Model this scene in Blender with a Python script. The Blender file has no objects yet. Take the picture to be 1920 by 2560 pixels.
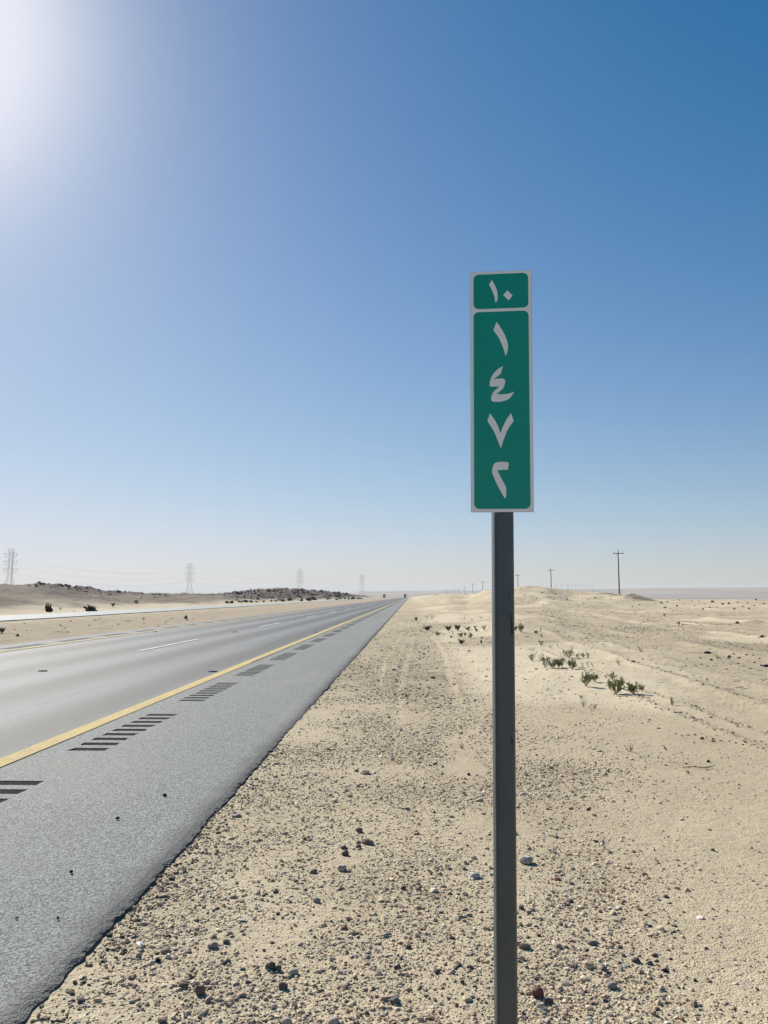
import bpy, bmesh, math, random
import numpy as np
from mathutils import Vector, Matrix

R = math.radians
H = 1.55                                    # eye height above the road
F = 1923.0                                  # focal length in pixels of a 1920 x 2560 frame
PITCH, YAW = R(5.88), R(1.94)
SUN_AZ, SUN_EL = R(-38.0), R(34.0)          # azimuth from +Y, clockwise positive

# ------------------------------------------------------------------ camera, sky, sun
sc = bpy.context.scene
cam_d = bpy.data.cameras.new('camera')
cam_d.sensor_fit = 'VERTICAL'; cam_d.sensor_height = 36.0; cam_d.lens = 36.0 * F / 2560.0
cam_d.clip_start = 0.05; cam_d.clip_end = 120000
cam = bpy.data.objects.new('camera', cam_d); sc.collection.objects.link(cam)
cam.location = (0, 0, H); cam.rotation_euler = (R(90) + PITCH, 0, YAW)
sc.camera = cam

sc.view_settings.view_transform = 'Standard'; sc.view_settings.look = 'None'
sc.view_settings.gamma = 1.0; sc.view_settings.exposure = 0.70
sc.cycles.max_bounces = 6; sc.cycles.volume_bounces = 1
sc.cycles.use_denoising = True
sc.cycles.use_adaptive_sampling = False

SUN_DIR = Vector((math.sin(SUN_AZ) * math.cos(SUN_EL), math.cos(SUN_AZ) * math.cos(SUN_EL), math.sin(SUN_EL)))
w = bpy.data.worlds.new('World'); sc.world = w; w.use_nodes = True
nt = w.node_tree; N = nt.nodes; L = nt.links; N.clear()
def wn(t, **k):
    n = N.new(t)
    for a, b in k.items(): setattr(n, a, b)
    return n
def wmath(op, a, b=None, clamp=False):
    n = wn('ShaderNodeMath', operation=op, use_clamp=clamp)
    for i, v in enumerate((a, b)):
        if v is None: continue
        if isinstance(v, (int, float)): n.inputs[i].default_value = v
        else: L.new(v, n.inputs[i])
    return n.outputs[0]
sky = wn('ShaderNodeTexSky', sky_type='NISHITA', sun_disc=False, sun_elevation=SUN_EL, sun_rotation=SUN_AZ,
         altitude=400, air_density=1.0, dust_density=0.35, ozone_density=4.0)
hs = wn('ShaderNodeHueSaturation'); hs.inputs['Saturation'].default_value = 1.0; hs.inputs['Value'].default_value = 1.0
L.new(sky.outputs[0], hs.inputs['Color'])
tc = wn('ShaderNodeTexCoord')
dot = wn('ShaderNodeVectorMath', operation='DOT_PRODUCT'); L.new(tc.outputs['Generated'], dot.inputs[0]); dot.inputs[1].default_value = SUN_DIR
ang = wmath('ARCCOSINE', wmath('MINIMUM', dot.outputs['Value'], 1.0))
# dusty aureole round the sun: two exponential lobes of forward scattering
g1 = wmath('MULTIPLY', wmath('EXPONENT', wmath('MULTIPLY', ang, -22.0)), 170.0)
g2 = wmath('MULTIPLY', wmath('EXPONENT', wmath('MULTIPLY', ang, -4.0)), 0.6)
gl = wmath('ADD', g1, g2)
gc = wn('ShaderNodeMix', data_type='RGBA', blend_type='ADD'); gc.inputs[0].default_value = 1.0
gv = wn('ShaderNodeVectorMath', operation='SCALE'); gv.inputs[0].default_value = (0.88, 0.97, 0.84); L.new(gl, gv.inputs['Scale'])
L.new(hs.outputs[0], gc.inputs[6]); L.new(gv.outputs[0], gc.inputs[7])
# the dusty sky saturates towards a pale white near the sun and the horizon
sp = wn('ShaderNodeSeparateColor'); L.new(gc.outputs[2], sp.inputs[0]); cb = wn('ShaderNodeCombineColor')
for i_, (tint_, top_) in enumerate(((0.97, 8.3), (0.97, 8.2), (1.02, 9.3))):
    v_ = wmath('MULTIPLY', sp.outputs[i_], tint_)
    if i_ == 1: v_ = wmath('SUBTRACT', v_, wmath('MULTIPLY', wmath('EXPONENT', wmath('MULTIPLY', wmath('POWER', wmath('DIVIDE', v_, 2.6), 2.0), -1.0)), 0.42))
    if i_ == 0:   # deeper blue overhead: less red where the sky is darkest
        v_ = wmath('SUBTRACT', v_, wmath('MULTIPLY', wmath('EXPONENT', wmath('MULTIPLY', wmath('POWER', wmath('DIVIDE', v_, 1.9), 2.0), -1.0)), 0.92))
    L.new(wmath('DIVIDE', v_, wmath('POWER', wmath('ADD', 1.0, wmath('POWER', wmath('DIVIDE', v_, top_), 2.6)), 1/2.6)), cb.inputs[i_])
bg = wn('ShaderNodeBackground'); bg.inputs[1].default_value = 0.066
L.new(cb.outputs[0], bg.inputs[0])
wo = wn('ShaderNodeOutputWorld'); L.new(bg.outputs[0], wo.inputs[0])

sd = bpy.data.lights.new('sun', 'SUN'); sd.energy = 4.8; sd.angle = R(0.5); sd.color = (1.0, 0.95, 0.86)
so = bpy.data.objects.new('sun', sd); sc.collection.objects.link(so)
so.rotation_euler = (-SUN_DIR).to_track_quat('-Z', 'Y').to_euler(); so.location = (-30, 30, 40)

# ------------------------------------------------------------------ helpers
rnd = random.Random(7)
COL = sc.collection
def tag(o, label=None, cat=None, group=None, kind=None):
    for k, v in (('label', label), ('category', cat), ('group', group), ('kind', kind)):
        if v: o[k] = v
    return o
def empty(name, loc=(0, 0, 0), rz=0):
    o = bpy.data.objects.new(name, None); COL.objects.link(o); o.location = loc; o.rotation_euler = (0, 0, rz)
    o.empty_display_size = 0.1
    return o
def link_mesh(name, me, mat=None, parent=None):
    o = bpy.data.objects.new(name, me); COL.objects.link(o)
    if mat is not None and not me.materials: me.materials.append(mat)
    if parent: o.parent = parent
    return o
def pydata(name, v, f, mat=None, parent=None, smooth=False):
    me = bpy.data.meshes.new(name); me.from_pydata([tuple(p) for p in v], [], [tuple(q) for q in f]); me.update()
    if smooth: me.polygons.foreach_set('use_smooth', [True] * len(me.polygons))
    return link_mesh(name, me, mat, parent)
def np_mesh(name, V, Fq, nper, smooth=False):
    me = bpy.data.meshes.new(name)
    me.vertices.add(len(V)); me.vertices.foreach_set('co', np.asarray(V, np.float32).ravel())
    me.loops.add(Fq.size); me.loops.foreach_set('vertex_index', Fq.astype(np.int32).ravel())
    me.polygons.add(len(Fq)); me.polygons.foreach_set('loop_start', np.arange(0, Fq.size, nper, dtype=np.int32))
    me.polygons.foreach_set('use_smooth', np.full(len(Fq), smooth))
    me.update(calc_edges=True); me.validate()
    return me
class MB:
    def __init__(s): s.v = []; s.f = []
    def box(s, x0, x1, y0, y1, z0, z1):
        b = len(s.v)
        s.v += [(x0,y0,z0),(x1,y0,z0),(x1,y1,z0),(x0,y1,z0),(x0,y0,z1),(x1,y0,z1),(x1,y1,z1),(x0,y1,z1)]
        s.f += [tuple(b+i for i in q) for q in ((0,3,2,1),(4,5,6,7),(0,1,5,4),(1,2,6,5),(2,3,7,6),(3,0,4,7))]
        return s
    def tube(s, pts, rads, n=5, caps=True):
        b0 = len(s.v)
        for i, p in enumerate(pts):
            p = Vector(p); a = Vector(pts[max(i-1, 0)]); c = Vector(pts[min(i+1, len(pts)-1)])
            d = (c - a).normalized() if (c - a).length > 1e-9 else Vector((0,0,1))
            u = d.cross(Vector((0,0,1))); u = u.normalized() if u.length > 1e-3 else Vector((1,0,0)); v = d.cross(u)
            r = rads[i] if isinstance(rads, (list, tuple)) else rads
            for k in range(n):
                t = 2*math.pi*k/n + math.pi/n
                s.v.append(tuple(p + u*(r*math.cos(t)) + v*(r*math.sin(t))))
        for i in range(len(pts)-1):
            for k in range(n):
                k2 = (k+1) % n
                s.f.append((b0+i*n+k, b0+i*n+k2, b0+(i+1)*n+k2, b0+(i+1)*n+k))
        if caps:
            s.f.append(tuple(b0+k for k in range(n))[::-1]); e = b0+(len(pts)-1)*n; s.f.append(tuple(e+k for k in range(n)))
        return s
    def build(s, name, mat, parent=None, smooth=False): return pydata(name, s.v, s.f, mat, parent, smooth)
def copy_tree(o, parent=None):
    c = o.copy(); COL.objects.link(c)
    if parent: c.parent = parent
    for ch in [q for q in bpy.data.objects if q.parent == o]: copy_tree(ch, c)
    return c
KIDS = {}
def dup(root, loc, rz, scale=(1, 1, 1)):
    c = root.copy(); COL.objects.link(c); c.location = loc; c.rotation_euler = (root.rotation_euler.x, root.rotation_euler.y, rz); c.scale = scale
    for ch in KIDS.setdefault(root.name, [q for q in root.children]):
        d = ch.copy(); COL.objects.link(d); d.parent = c
        for g in ch.children:
            e = g.copy(); COL.objects.link(e); e.parent = d
    return c

# ---- noise (numpy value noise)
def _hash(ix, iy, seed):
    h = (ix.astype(np.int64) * 374761393 + iy.astype(np.int64) * 668265263 + seed * 1442695041) & 0x7fffffff
    h = ((h ^ (h >> 13)) * 1274126177) & 0x7fffffff
    return ((h ^ (h >> 16)) & 0xffff) / 65535.0
def vnoise(x, y, seed=0):
    x = np.asarray(x, float); y = np.asarray(y, float)
    ix = np.floor(x); iy = np.floor(y); fx = x-ix; fy = y-iy
    fx = fx*fx*(3-2*fx); fy = fy*fy*(3-2*fy)
    a = _hash(ix, iy, seed); b = _hash(ix+1, iy, seed); c = _hash(ix, iy+1, seed); d = _hash(ix+1, iy+1, seed)
    return (a+(b-a)*fx)*(1-fy) + (c+(d-c)*fx)*fy
def fbm(x, y, octv=4, seed=0):
    s = 0; a = 0.5; t = 0
    for o in range(octv):
        s = s + a*vnoise(x, y, seed+o*17); t += a; x = x*2.03+11.3; y = y*2.03+5.7; a *= 0.5
    return s/t*2-1
def sstep(a, b, x):
    t = np.clip((np.asarray(x, float)-a)/(b-a), 0, 1); return t*t*(3-2*t)

# ---- where a picture pixel (1920 x 2560) looks
_cr = Vector((math.cos(YAW), math.sin(YAW), 0)); _fh = Vector((-math.sin(YAW), math.cos(YAW), 0))
_cf = _fh*math.cos(PITCH) + Vector((0, 0, math.sin(PITCH))); _cu = -_fh*math.sin(PITCH) + Vector((0, 0, math.cos(PITCH)))
def ray(px, py): return (_cr*(px-960) + _cf*F + _cu*(1280-py)).normalized()
def az_of(px): d = ray(px, 1480); return math.atan2(d.x, d.y)
def elev_z(px, py, D):
    d = ray(px, py); return H + D*d.z/math.hypot(d.x, d.y)

# ------------------------------------------------------------------ the lie of the land
GRADE = -0.0068
ridge = [(-4000,1490,200),(-1500,1470,150),(-400,1466,135),(0,1461,130),(60,1461,135),(88,1456,140),(100,1453,140),(140,1457,142),(180,1465,150),(230,1472,170),(280,1478,190),
 (400,1484,240),(500,1485.5,275),(570,1484,290),(620,1477,310),(690,1473,350),(740,1473.5,380),(800,1477,450),(850,1481,540),(870,1484,600),(905,1488,800),(955,1491.5,1000),(1000,1491.5,1000),
 (1030,1491.5,950),(1055,1488.5,520),(1089,1486.5,380),(1123,1485,300),(1165,1488,300),(1181,1484,260),(1203,1479,220),(1222,1476,200),(1283,1469.5,190),(1359,1466.5,190),(1389,1472,190),
 (1422,1479,200),(1465,1480,200),(1524,1484,190),(1587,1492,185),(1633,1498,170),(1756,1498.5,160),(1920,1498.5,160),(2600,1498,150),(6000,1494,150)]
RA = np.array([az_of(p[0]) for p in ridge]); RD = np.array([p[2] for p in ridge], float)
RZ = np.array([elev_z(*p) for p in ridge])
far = [(-3000,1489),(400,1489),(870,1487),(900,1478.3),(960,1477.8),(1050,1476.5),(1200,1475.5),(1400,1473.5),(1500,1472.5),(1660,1470.5),(1920,1469),(3000,1468),(6000,1474)]
FA = np.array([az_of(p[0]) for p in far]); FE = np.array([(1478-p[1])/F for p in far])
_g = np.arange(RA[0], RA[-1], R(.05)); _k = np.exp(-.5*(np.arange(-20, 21)*.05/.22)**2); _k /= _k.sum()
def _sm(a): return np.convolve(np.pad(np.interp(_g, RA, a), 20, mode='edge'), _k, 'valid')
RD, RZ = _sm(RD), _sm(RZ); RA = _g
def plane(y): return GRADE*np.clip(y, -60, 1020)
# dark stony masks along the left hills
rocky = [(90,0.9),(140,1),(200,.8),(300,.7),(400,.35),(480,.45),(560,.7),(620,1),(700,1.),(800,1),(860,.8),(900,.4)]
def masks(x, y):
    d = np.hypot(x, y); az = np.arctan2(x, y)
    D = np.interp(az, RA, RD); t = d/D
    RKA = np.array([az_of(p[0]) for p in rocky]); RKV = np.array([p[1] for p in rocky])
    rk = np.interp(az, RKA, RKV, left=0.25, right=0)
    near_crest = sstep(0.70, 0.93, t)*(1-sstep(1.12, 1.3, t))
    hill2 = sstep(az_of(520), az_of(600), az)*(1-sstep(az_of(865), az_of(900), az))
    band = np.maximum(near_crest, hill2*sstep(0.62, 0.72, t)*(1-sstep(1.12, 1.3, t)))
    return d, az, D, t, rk*band*sstep(36, 44, -x)
def T(x, y, detail=True):
    x = np.asarray(x, float); y = np.asarray(y, float)
    d, az, D, t, rock = masks(x, y)
    pl = plane(y)
    zr = np.interp(az, RA, RZ)
    amp = zr - plane(D*np.cos(az))
    m = np.where(x > -7, sstep(0.5, 4.0, x), sstep(35, 50, -x))
    m = m*sstep(-40, 10, y)
    z = pl + amp*m*np.clip(t, 0, 1)**1.9
    u = np.clip((d-D)/420.0, 0, 1); drop = u*(2-u)
    fe = np.interp(az, FA, FE)
    ridge6 = sstep(3500, 6500, d)
    plain = -34 + 0*d
    farz = fe*np.minimum(d, 7000)*1.0 + 1.55
    zf = plain + (farz-plain)*ridge6
    zf = zf + 3.0*fbm(x/600, y/600, 4, 5)*sstep(600, 2500, d)*(1-ridge6*.7)
    z = z + (zf - z)*drop*sstep(-400, 100, y)
    if not detail: return z
    off = (1-sstep(-14.5, -13.2, x)) * (sstep(-25.4, -23.5, x))
    z = z - 0.12*off
    verge = sstep(-1.2, 0.4, x)
    zr_ = fbm(x/1.1, y/1.5, 3, 3)*0.012 + fbm(x/.22, y/.22, 3, 9)*0.004
    z = z + zr_*(1-sstep(60, 160, d))
    fieldm = sstep(0.3, 3.5, x)*sstep(4, 14, y)*(1-sstep(1.0, 1.15, t))
    z = z + fieldm*fbm(x/2.2, y/4.0, 5, 21)*0.085
    hum = sstep(2, 10, x)*sstep(40, 110, y)*(1-sstep(1.0, 1.2, t))*(1-sstep(az_of(1450), az_of(1650), az))
    z = z + hum*(fbm(x/7, y/16, 5, 31)*0.95)
    rf = sstep(az_of(1450), az_of(1650), az)*sstep(50, 110, d)*(1-sstep(1.0, 1.2, t))
    z = z + rf*fbm(x/6, y/10, 4, 35)*0.18
    # graded windrows and wheel tracks running along the road
    for xc, a, wd, s in ((3.35,.018,.10,1),(3.9,.012,.10,2),(5.4,.050,.18,3),(6.3,.035,.2,4),(8.3,.085,.25,5),(9.6,.03,.2,6),(12.5,.11,.3,7),(14.5,.09,.3,8),(18,.13,.4,9),(21,.10,.4,10),(27,.13,.5,11),(31,.12,.5,12)):
        xx = xc + 0.35*np.sin(y/9.0+s)+0.25*(vnoise(y/3.0, y*0+s, 55)-.5) + 0.012*y*(xc/10)
        z = z + a*np.exp(-((x-xx)/wd)**2)*(0.35+0.9*vnoise(y/1.3, y*0+s*3.1, 66))*sstep(3, 8, y)*(1-sstep(60, 120, y))
    for xc, s in ((-0.55, 1), (-0.1, 2), (0.75, 3)):
        xx = xc + 0.12*np.sin(y/5.0+s)
        z = z - 0.022*np.exp(-((x-xx)/.07)**2)*sstep(9, 14, y)*(1-sstep(50, 80, y))*vnoise(y/1.7, y*0+s, 81)
        z = z + 0.02*np.exp(-((x-xx-.14)/.06)**2)*sstep(9, 14, y)*(1-sstep(50, 80, y))*vnoise(y/1.2, y*0+s, 83)
    # spoil heap on the right
    for px, dd, hh, wx, wy in ((1585, 142, 1.25, 3.6, 3.0), (1520, 175, .5, 3.5, 4)):
        q = ray(px, 1480); k = math.hypot(q.x, q.y); cx, cy = q.x/k*dd, q.y/k*dd
        rr = np.sqrt(((x-cx)/wx)**2+((y-cy)/wy)**2)
        z = z + hh*np.clip(1-rr*.78, 0, 1)**1.15*(1+.12*fbm(x/.8, y/.8, 3, 41))
    # left side: undulating median and rough slope, jagged dark rock crests
    lm = sstep(14, 17, -x)*(1-sstep(22, 24.5, -x))
    z = z + lm*fbm(x/1.6, y/4.5, 4, 51)*0.10
    ls = sstep(34.5, 40, -x)*(1-sstep(1.1, 1.3, t))
    z = z + ls*(fbm(x/4, y/9, 5, 61)*0.55)
    z = z + rock*(np.abs(fbm(x/2.6, y/3.4, 4, 71))*1.9 - 0.35)*np.clip(d/260, .5, 1.3)
    # under the two carriageways
    z = z - 0.024
    z = z - 0.16*sstep(-13.15, -12.9, x)*(1-sstep(-1.75, -1.5, x)) - 0.25*sstep(-33.2, -32.8, x)*(1-sstep(-26.0, -25.7, x))
    return z
def hit(px, py, dmax=900):
    q = ray(px, py); n = math.hypot(q.x, q.y)
    ds = np.exp(np.linspace(math.log(1.5), math.log(dmax), 4000))
    xs = q.x/n*ds; ys = q.y/n*ds; zs = H + q.z/n*ds
    g = T(xs, ys); k = np.argmax(zs < g)
    if not (zs < g).any(): k = len(ds)-1
    return Vector((xs[k], ys[k], float(g[k]))), ds[k]

# ------------------------------------------------------------------ materials
def new_mat(name):
    m = bpy.data.materials.new(name); m.use_nodes = True
    t = m.node_tree; b = t.nodes['Principled BSDF']
    return m, t, b
class G:
    """small node graph writer"""
    def __init__(s, t): s.t = t
    def n(s, typ, **k):
        nd = s.t.nodes.new(typ)
        for a, b in k.items(): setattr(nd, a, b)
        return nd
    def setin(s, sock, v):
        if isinstance(v, bpy.types.NodeSocket): s.t.links.new(v, sock)
        elif isinstance(v, (tuple, list)) and len(v) == 3 and sock.type == 'RGBA': sock.default_value = (*v, 1)
        else: sock.default_value = v
    def pos(s): return s.n('ShaderNodeNewGeometry').outputs['Position']
    def mapv(s, vec, scale):
        m = s.n('ShaderNodeMapping'); s.t.links.new(vec, m.inputs['Vector']); m.inputs['Scale'].default_value = scale; return m.outputs[0]
    def noise(s, vec, scale, detail=4, rough=.55):
        m = s.n('ShaderNodeTexNoise'); s.t.links.new(vec, m.inputs['Vector']); m.inputs['Scale'].default_value = scale
        m.inputs['Detail'].default_value = detail; m.inputs['Roughness'].default_value = rough; return m.outputs['Fac']
    def voro(s, vec, scale, feat='F1', out='Distance', rnd_=1.0):
        m = s.n('ShaderNodeTexVoronoi', feature=feat); s.t.links.new(vec, m.inputs['Vector']); m.inputs['Scale'].default_value = scale
        m.inputs['Randomness'].default_value = rnd_; return m.outputs[out]
    def ramp(s, v, a, b, lo=0.0, hi=1.0):
        m = s.n('ShaderNodeMapRange'); m.clamp = True; s.setin(m.inputs[0], v); m.inputs[1].default_value = a; m.inputs[2].default_value = b
        m.inputs[3].default_value = lo; m.inputs[4].default_value = hi; return m.outputs[0]
    def math(s, op, a, b=0.0, c=None):
        m = s.n('ShaderNodeMath', operation=op); s.setin(m.inputs[0], a); s.setin(m.inputs[1], b)
        if c is not None: s.setin(m.inputs[2], c)
        return m.outputs[0]
    def mix(s, f, a, b, mode='MIX'):
        m = s.n('ShaderNodeMix', data_type='RGBA', blend_type=mode); s.setin(m.inputs[0], f); s.setin(m.inputs[6], a); s.setin(m.inputs[7], b); return m.outputs[2]
    def attr(s, name, out='Fac'): return s.n('ShaderNodeAttribute', attribute_name=name).outputs[out]
    def bump(s, h, dist, strength=1.0, nrm=None):
        m = s.n('ShaderNodeBump'); s.setin(m.inputs['Height'], h); m.inputs['Distance'].default_value = dist; s.setin(m.inputs['Strength'], strength)
        if nrm is not None: s.t.links.new(nrm, m.inputs['Normal'])
        return m.outputs[0]
    def sep(s, v): return s.n('ShaderNodeSeparateXYZ'), v
def simple(name, col, rough=.8, metal=0.0, var=.25, scale=8.0, bump=0.0, spec=.3):
    m, t, b = new_mat(name); g = G(t); tc_ = g.n('ShaderNodeTexCoord').outputs['Object']
    f = g.noise(tc_, scale, 5)
    c0 = tuple(c*(1-var) for c in col); c1 = tuple(min(1, c*(1+var)) for c in col)
    g.setin(b.inputs['Base Color'], g.mix(g.ramp(f, .3, .7), c0, c1))
    b.inputs['Roughness'].default_value = rough; b.inputs['Metallic'].default_value = metal; b.inputs['Specular IOR Level'].default_value = spec
    if bump: g.setin(b.inputs['Normal'], g.bump(f, bump))
    return m

# desert ground
m_ground, t, b = new_mat('desert_soil'); g = G(t); P = g.pos()
rock_a = g.attr('rock'); sand_a = g.attr('sand'); near_a = g.attr('near'); far_a = g.attr('far'); med_a = g.attr('median')
big = g.noise(P, .12, 6); mid = g.noise(P, 1.3, 6); fine = g.noise(P, 14, 5, .65)
c = g.mix(g.ramp(mid, .3, .7), (.43, .355, .24), (.52, .44, .305))
c = g.mix(g.ramp(big, .35, .7), c, (.39, .315, .215))
c = g.mix(g.math('MULTIPLY', sand_a, .62), c, g.mix(g.ramp(mid, .3, .7), (.525, .445, .315), (.58, .497, .36)))
c = g.mix(g.math('MULTIPLY', med_a, .75), c, g.mix(g.ramp(mid, .3, .7), (.30, .23, .165), (.37, .29, .21)))
c = g.mix(g.math('MULTIPLY', g.ramp(fine, .45, .75), .35), c, (.34, .27, .20))
# stones lying in the soil, at three sizes, each cell its own stone or none
def stones(scale, thr, amt, dark, pale, c, mask):
    v = g.n('ShaderNodeTexVoronoi', feature='F1'); t.links.new(P, v.inputs['Vector']); v.inputs['Scale'].default_value = scale
    cs = g.n('ShaderNodeSeparateColor'); t.links.new(v.outputs['Color'], cs.inputs[0])
    pick = g.math('GREATER_THAN', cs.outputs[0], thr)
    body = g.ramp(v.outputs['Distance'], .28, .36, 1, 0)
    f = g.math('MULTIPLY', g.math('MULTIPLY', pick, body), g.math('MULTIPLY', mask, amt))
    return g.mix(f, c, g.mix(g.ramp(cs.outputs[1], .3, .9), dark, pale)), f
nsand = g.ramp(sand_a, 0, 1, 1, .25); hill_a = g.attr('hill')
hill_m = g.math('MAXIMUM', hill_a, g.math('MULTIPLY', g.ramp(near_a, 0, 1, .38, 0), nsand)); hill_m = g.math('MAXIMUM', hill_m, g.math('MULTIPLY', med_a, .45))
c, f1 = stones(55, .62, .55, (.17, .13, .11), (.52, .46, .38), c, nsand)
c, f2 = stones(16, .80, .6, (.10, .075, .065), (.36, .29, .23), c, g.math('MULTIPLY', nsand, g.ramp(near_a, 0, 1, 1, 0)))
c, f3 = stones(4.2, .90, .75, (.07, .055, .05), (.22, .17, .14), c, g.math('MULTIPLY', nsand, g.ramp(near_a, 0, 1, 1, 0)))
c, f4 = stones(1.7, .72, .7, (.075, .058, .052), (.17, .135, .11), c, hill_m)
c, f5 = stones(.62, .80, .75, (.06, .048, .044), (.15, .12, .10), c, hill_m)
# dark rock on the hills
rkn = g.noise(P, .55, 6, .65)
hn = g.noise(g.mapv(P, (.10, .035, .5)), 1.0, 7, .68); hn2 = g.noise(P, .9, 6, .7)
hc = g.mix(g.ramp(hn2, .35, .7), (.15, .12, .093), (.25, .20, .152))
hc = g.mix(g.ramp(hn, .46, .60, 0, .85), hc, (.085, .068, .06))
c = g.mix(g.math('MULTIPLY', hill_a, g.math('SUBTRACT', .85, g.math('MULTIPLY', g.math('MAXIMUM', f4, f5), .8))), c, hc)
rkf = g.math('MULTIPLY', g.ramp(rock_a, .15, .6), g.ramp(rkn, .36, .5))
c = g.mix(rkf, c, g.mix(g.ramp(g.noise(P, 2.2, 4), .35, .65), (.045, .036, .036), (.15, .115, .10)))
# far plain, streaked
st = g.noise(g.mapv(P, (.0006, .0035, 1)), 1.0, 6, .6)
fc = g.mix(g.ramp(st, .42, .58), (.41, .35, .27), (.12, .105, .088))
c = g.mix(far_a, c, fc)
t.links.new(c, b.inputs['Base Color']); b.inputs['Roughness'].default_value = .95; b.inputs['Specular IOR Level'].default_value = .15
hgt = g.math('ADD', g.math('MULTIPLY', fine, .5), g.math('MULTIPLY', g.noise(P, 60, 3, .7), .35))
hgt = g.math('ADD', hgt, g.math('MULTIPLY', f1, .6))
hgt = g.math('ADD', hgt, g.math('MULTIPLY', g.ramp(g.voro(P, 90), 0, .5, 1, 0), .16))
h2 = g.math('ADD', g.noise(P, 3.5, 6, .7), g.math('MULTIPLY', f2, .5)); h2 = g.math('ADD', h2, f3)
bs = g.ramp(sand_a, 0, 1, 1, .3)
nb = g.bump(hgt, .020, bs); h3 = g.math('ADD', g.noise(P, .7, 7, .7), g.math('MULTIPLY', g.math('MAXIMUM', f4, f5), .4))
nb = g.bump(h3, .9, g.math('MAXIMUM', g.math('MULTIPLY', hill_a, .8), g.math('MULTIPLY', med_a, .25)), nb)
nb = g.bump(h2, .12, g.math('MULTIPLY', bs, g.ramp(near_a, 0, 1, .75, .12)), nb)
t.links.new(nb, b.inputs['Normal'])

# asphalt of the near carriageway
def asphalt(name, lane=True, tone=1.0):
    m, t, b = new_mat(name); g = G(t); P = g.pos()
    sx = g.n('ShaderNodeSeparateXYZ'); t.links.new(P, sx.inputs[0]); X = sx.outputs[0]
    v = g.n('ShaderNodeTexVoronoi'); t.links.new(P, v.inputs['Vector']); v.inputs['Scale'].default_value = 95
    cs = g.n('ShaderNodeSeparateColor'); t.links.new(v.outputs['Color'], cs.inputs[0])
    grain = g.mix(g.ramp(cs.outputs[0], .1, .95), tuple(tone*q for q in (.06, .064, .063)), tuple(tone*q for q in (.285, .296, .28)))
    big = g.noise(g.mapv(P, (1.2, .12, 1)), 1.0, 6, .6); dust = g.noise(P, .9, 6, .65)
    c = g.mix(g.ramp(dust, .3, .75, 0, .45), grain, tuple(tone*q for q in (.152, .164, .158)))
    if lane:
        lanem = g.math('MULTIPLY', g.ramp(X, -3.75, -4.1), g.ramp(X, -11.6, -11.3))     # the travelled lanes
        # wheel paths polished pale, oil-darkened centre strips
        wob = g.math('ADD', X, g.math('MULTIPLY', g.math('SUBTRACT', g.noise(g.mapv(P, (.0, .05, 0)), 1, 2), .5), .5))
        wave = g.math('SINE', g.math('MULTIPLY', g.math('ADD', wob, 3.9), 2*math.pi/1.92))
        path = g.ramp(g.math('ADD', wave, g.math('MULTIPLY', g.math('SUBTRACT', big, .5), 1.6)), -.9, .9)
        lc = g.mix(path, (.026, .029, .028), (.145, .152, .168))
        lc = g.mix(g.ramp(g.noise(g.mapv(P, (1.6, .05, 1)), 1.0, 6, .62), .52, .70, 0, .55), lc, (.055, .057, .06))
        lc = g.mix(g.ramp(cs.outputs[1], 0, 1, 0, .5), lc, (.07, .073, .078))
        c = g.mix(g.math('MULTIPLY', lanem, .85), c, lc)
        edge = g.math('ADD', X, g.math('MULTIPLY', g.noise(P, 3.0, 5), .22))
        ef = g.ramp(edge, -1.52, -1.36)
        c = g.mix(g.math('MULTIPLY', ef, .75), c, (.045, .045, .047))
        # dust blown on the outer shoulder in patches
        df = g.math('MULTIPLY', g.ramp(g.noise(g.mapv(P, (.8, .25, 1)), 1.0, 5), .5, .75), g.math('SUBTRACT', 1.0, lanem))
        c = g.mix(g.math('MULTIPLY', df, .25), c, (.30, .29, .25))
        dp = g.ramp(g.noise(P, 62, 3, .6), .575, .635)
        c = g.mix(g.math('MULTIPLY', dp, g.math('SUBTRACT', .85, g.math('MULTIPLY', lanem, .5))), c, (.028, .028, .03))
        pits = g.math('MULTIPLY', g.ramp(g.voro(P, 26), .0, .12, 1, 0), g.math('SUBTRACT', 1.0, lanem))
        c = g.mix(pits, c, (.03, .03, .032))
        g.setin(b.inputs['Roughness'], g.mix(lanem, (.80,)*3, (.72,)*3))
        g.setin(b.inputs['Specular IOR Level'], g.mix(lanem, (.28,)*3, (.27,)*3))
    else:
        b.inputs['Roughness'].default_value = .75; b.inputs['Specular IOR Level'].default_value = .25
    t.links.new(c, b.inputs['Base Color'])
    hh = g.math('ADD', g.math('MULTIPLY', g.ramp(v.outputs['Distance'], 0, .6, 1, 0), .6), g.math('MULTIPLY', g.noise(P, 45, 4, .7), .9))
    g.setin(b.inputs['Normal'], g.bump(hh, .006 if lane else .006, .9))
    return m
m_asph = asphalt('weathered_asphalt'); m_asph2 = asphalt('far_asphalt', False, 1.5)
m_groove, t, b = new_mat('milled_asphalt'); g = G(t); P = g.pos()
gn_ = g.noise(P, 55, 5, .7); c = g.mix(g.ramp(gn_, .35, .7), (.028, .027, .030), (.080, .076, .076))
c = g.mix(g.ramp(g.noise(P, 9, 4, .6), .55, .75, 0, .6), c, (.11, .10, .09))
t.links.new(c, b.inputs['Base Color']); b.inputs['Roughness'].default_value = 1.0; b.inputs['Specular IOR Level'].default_value = .04
g.setin(b.inputs['Normal'], g.bump(gn_, .015))
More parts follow.
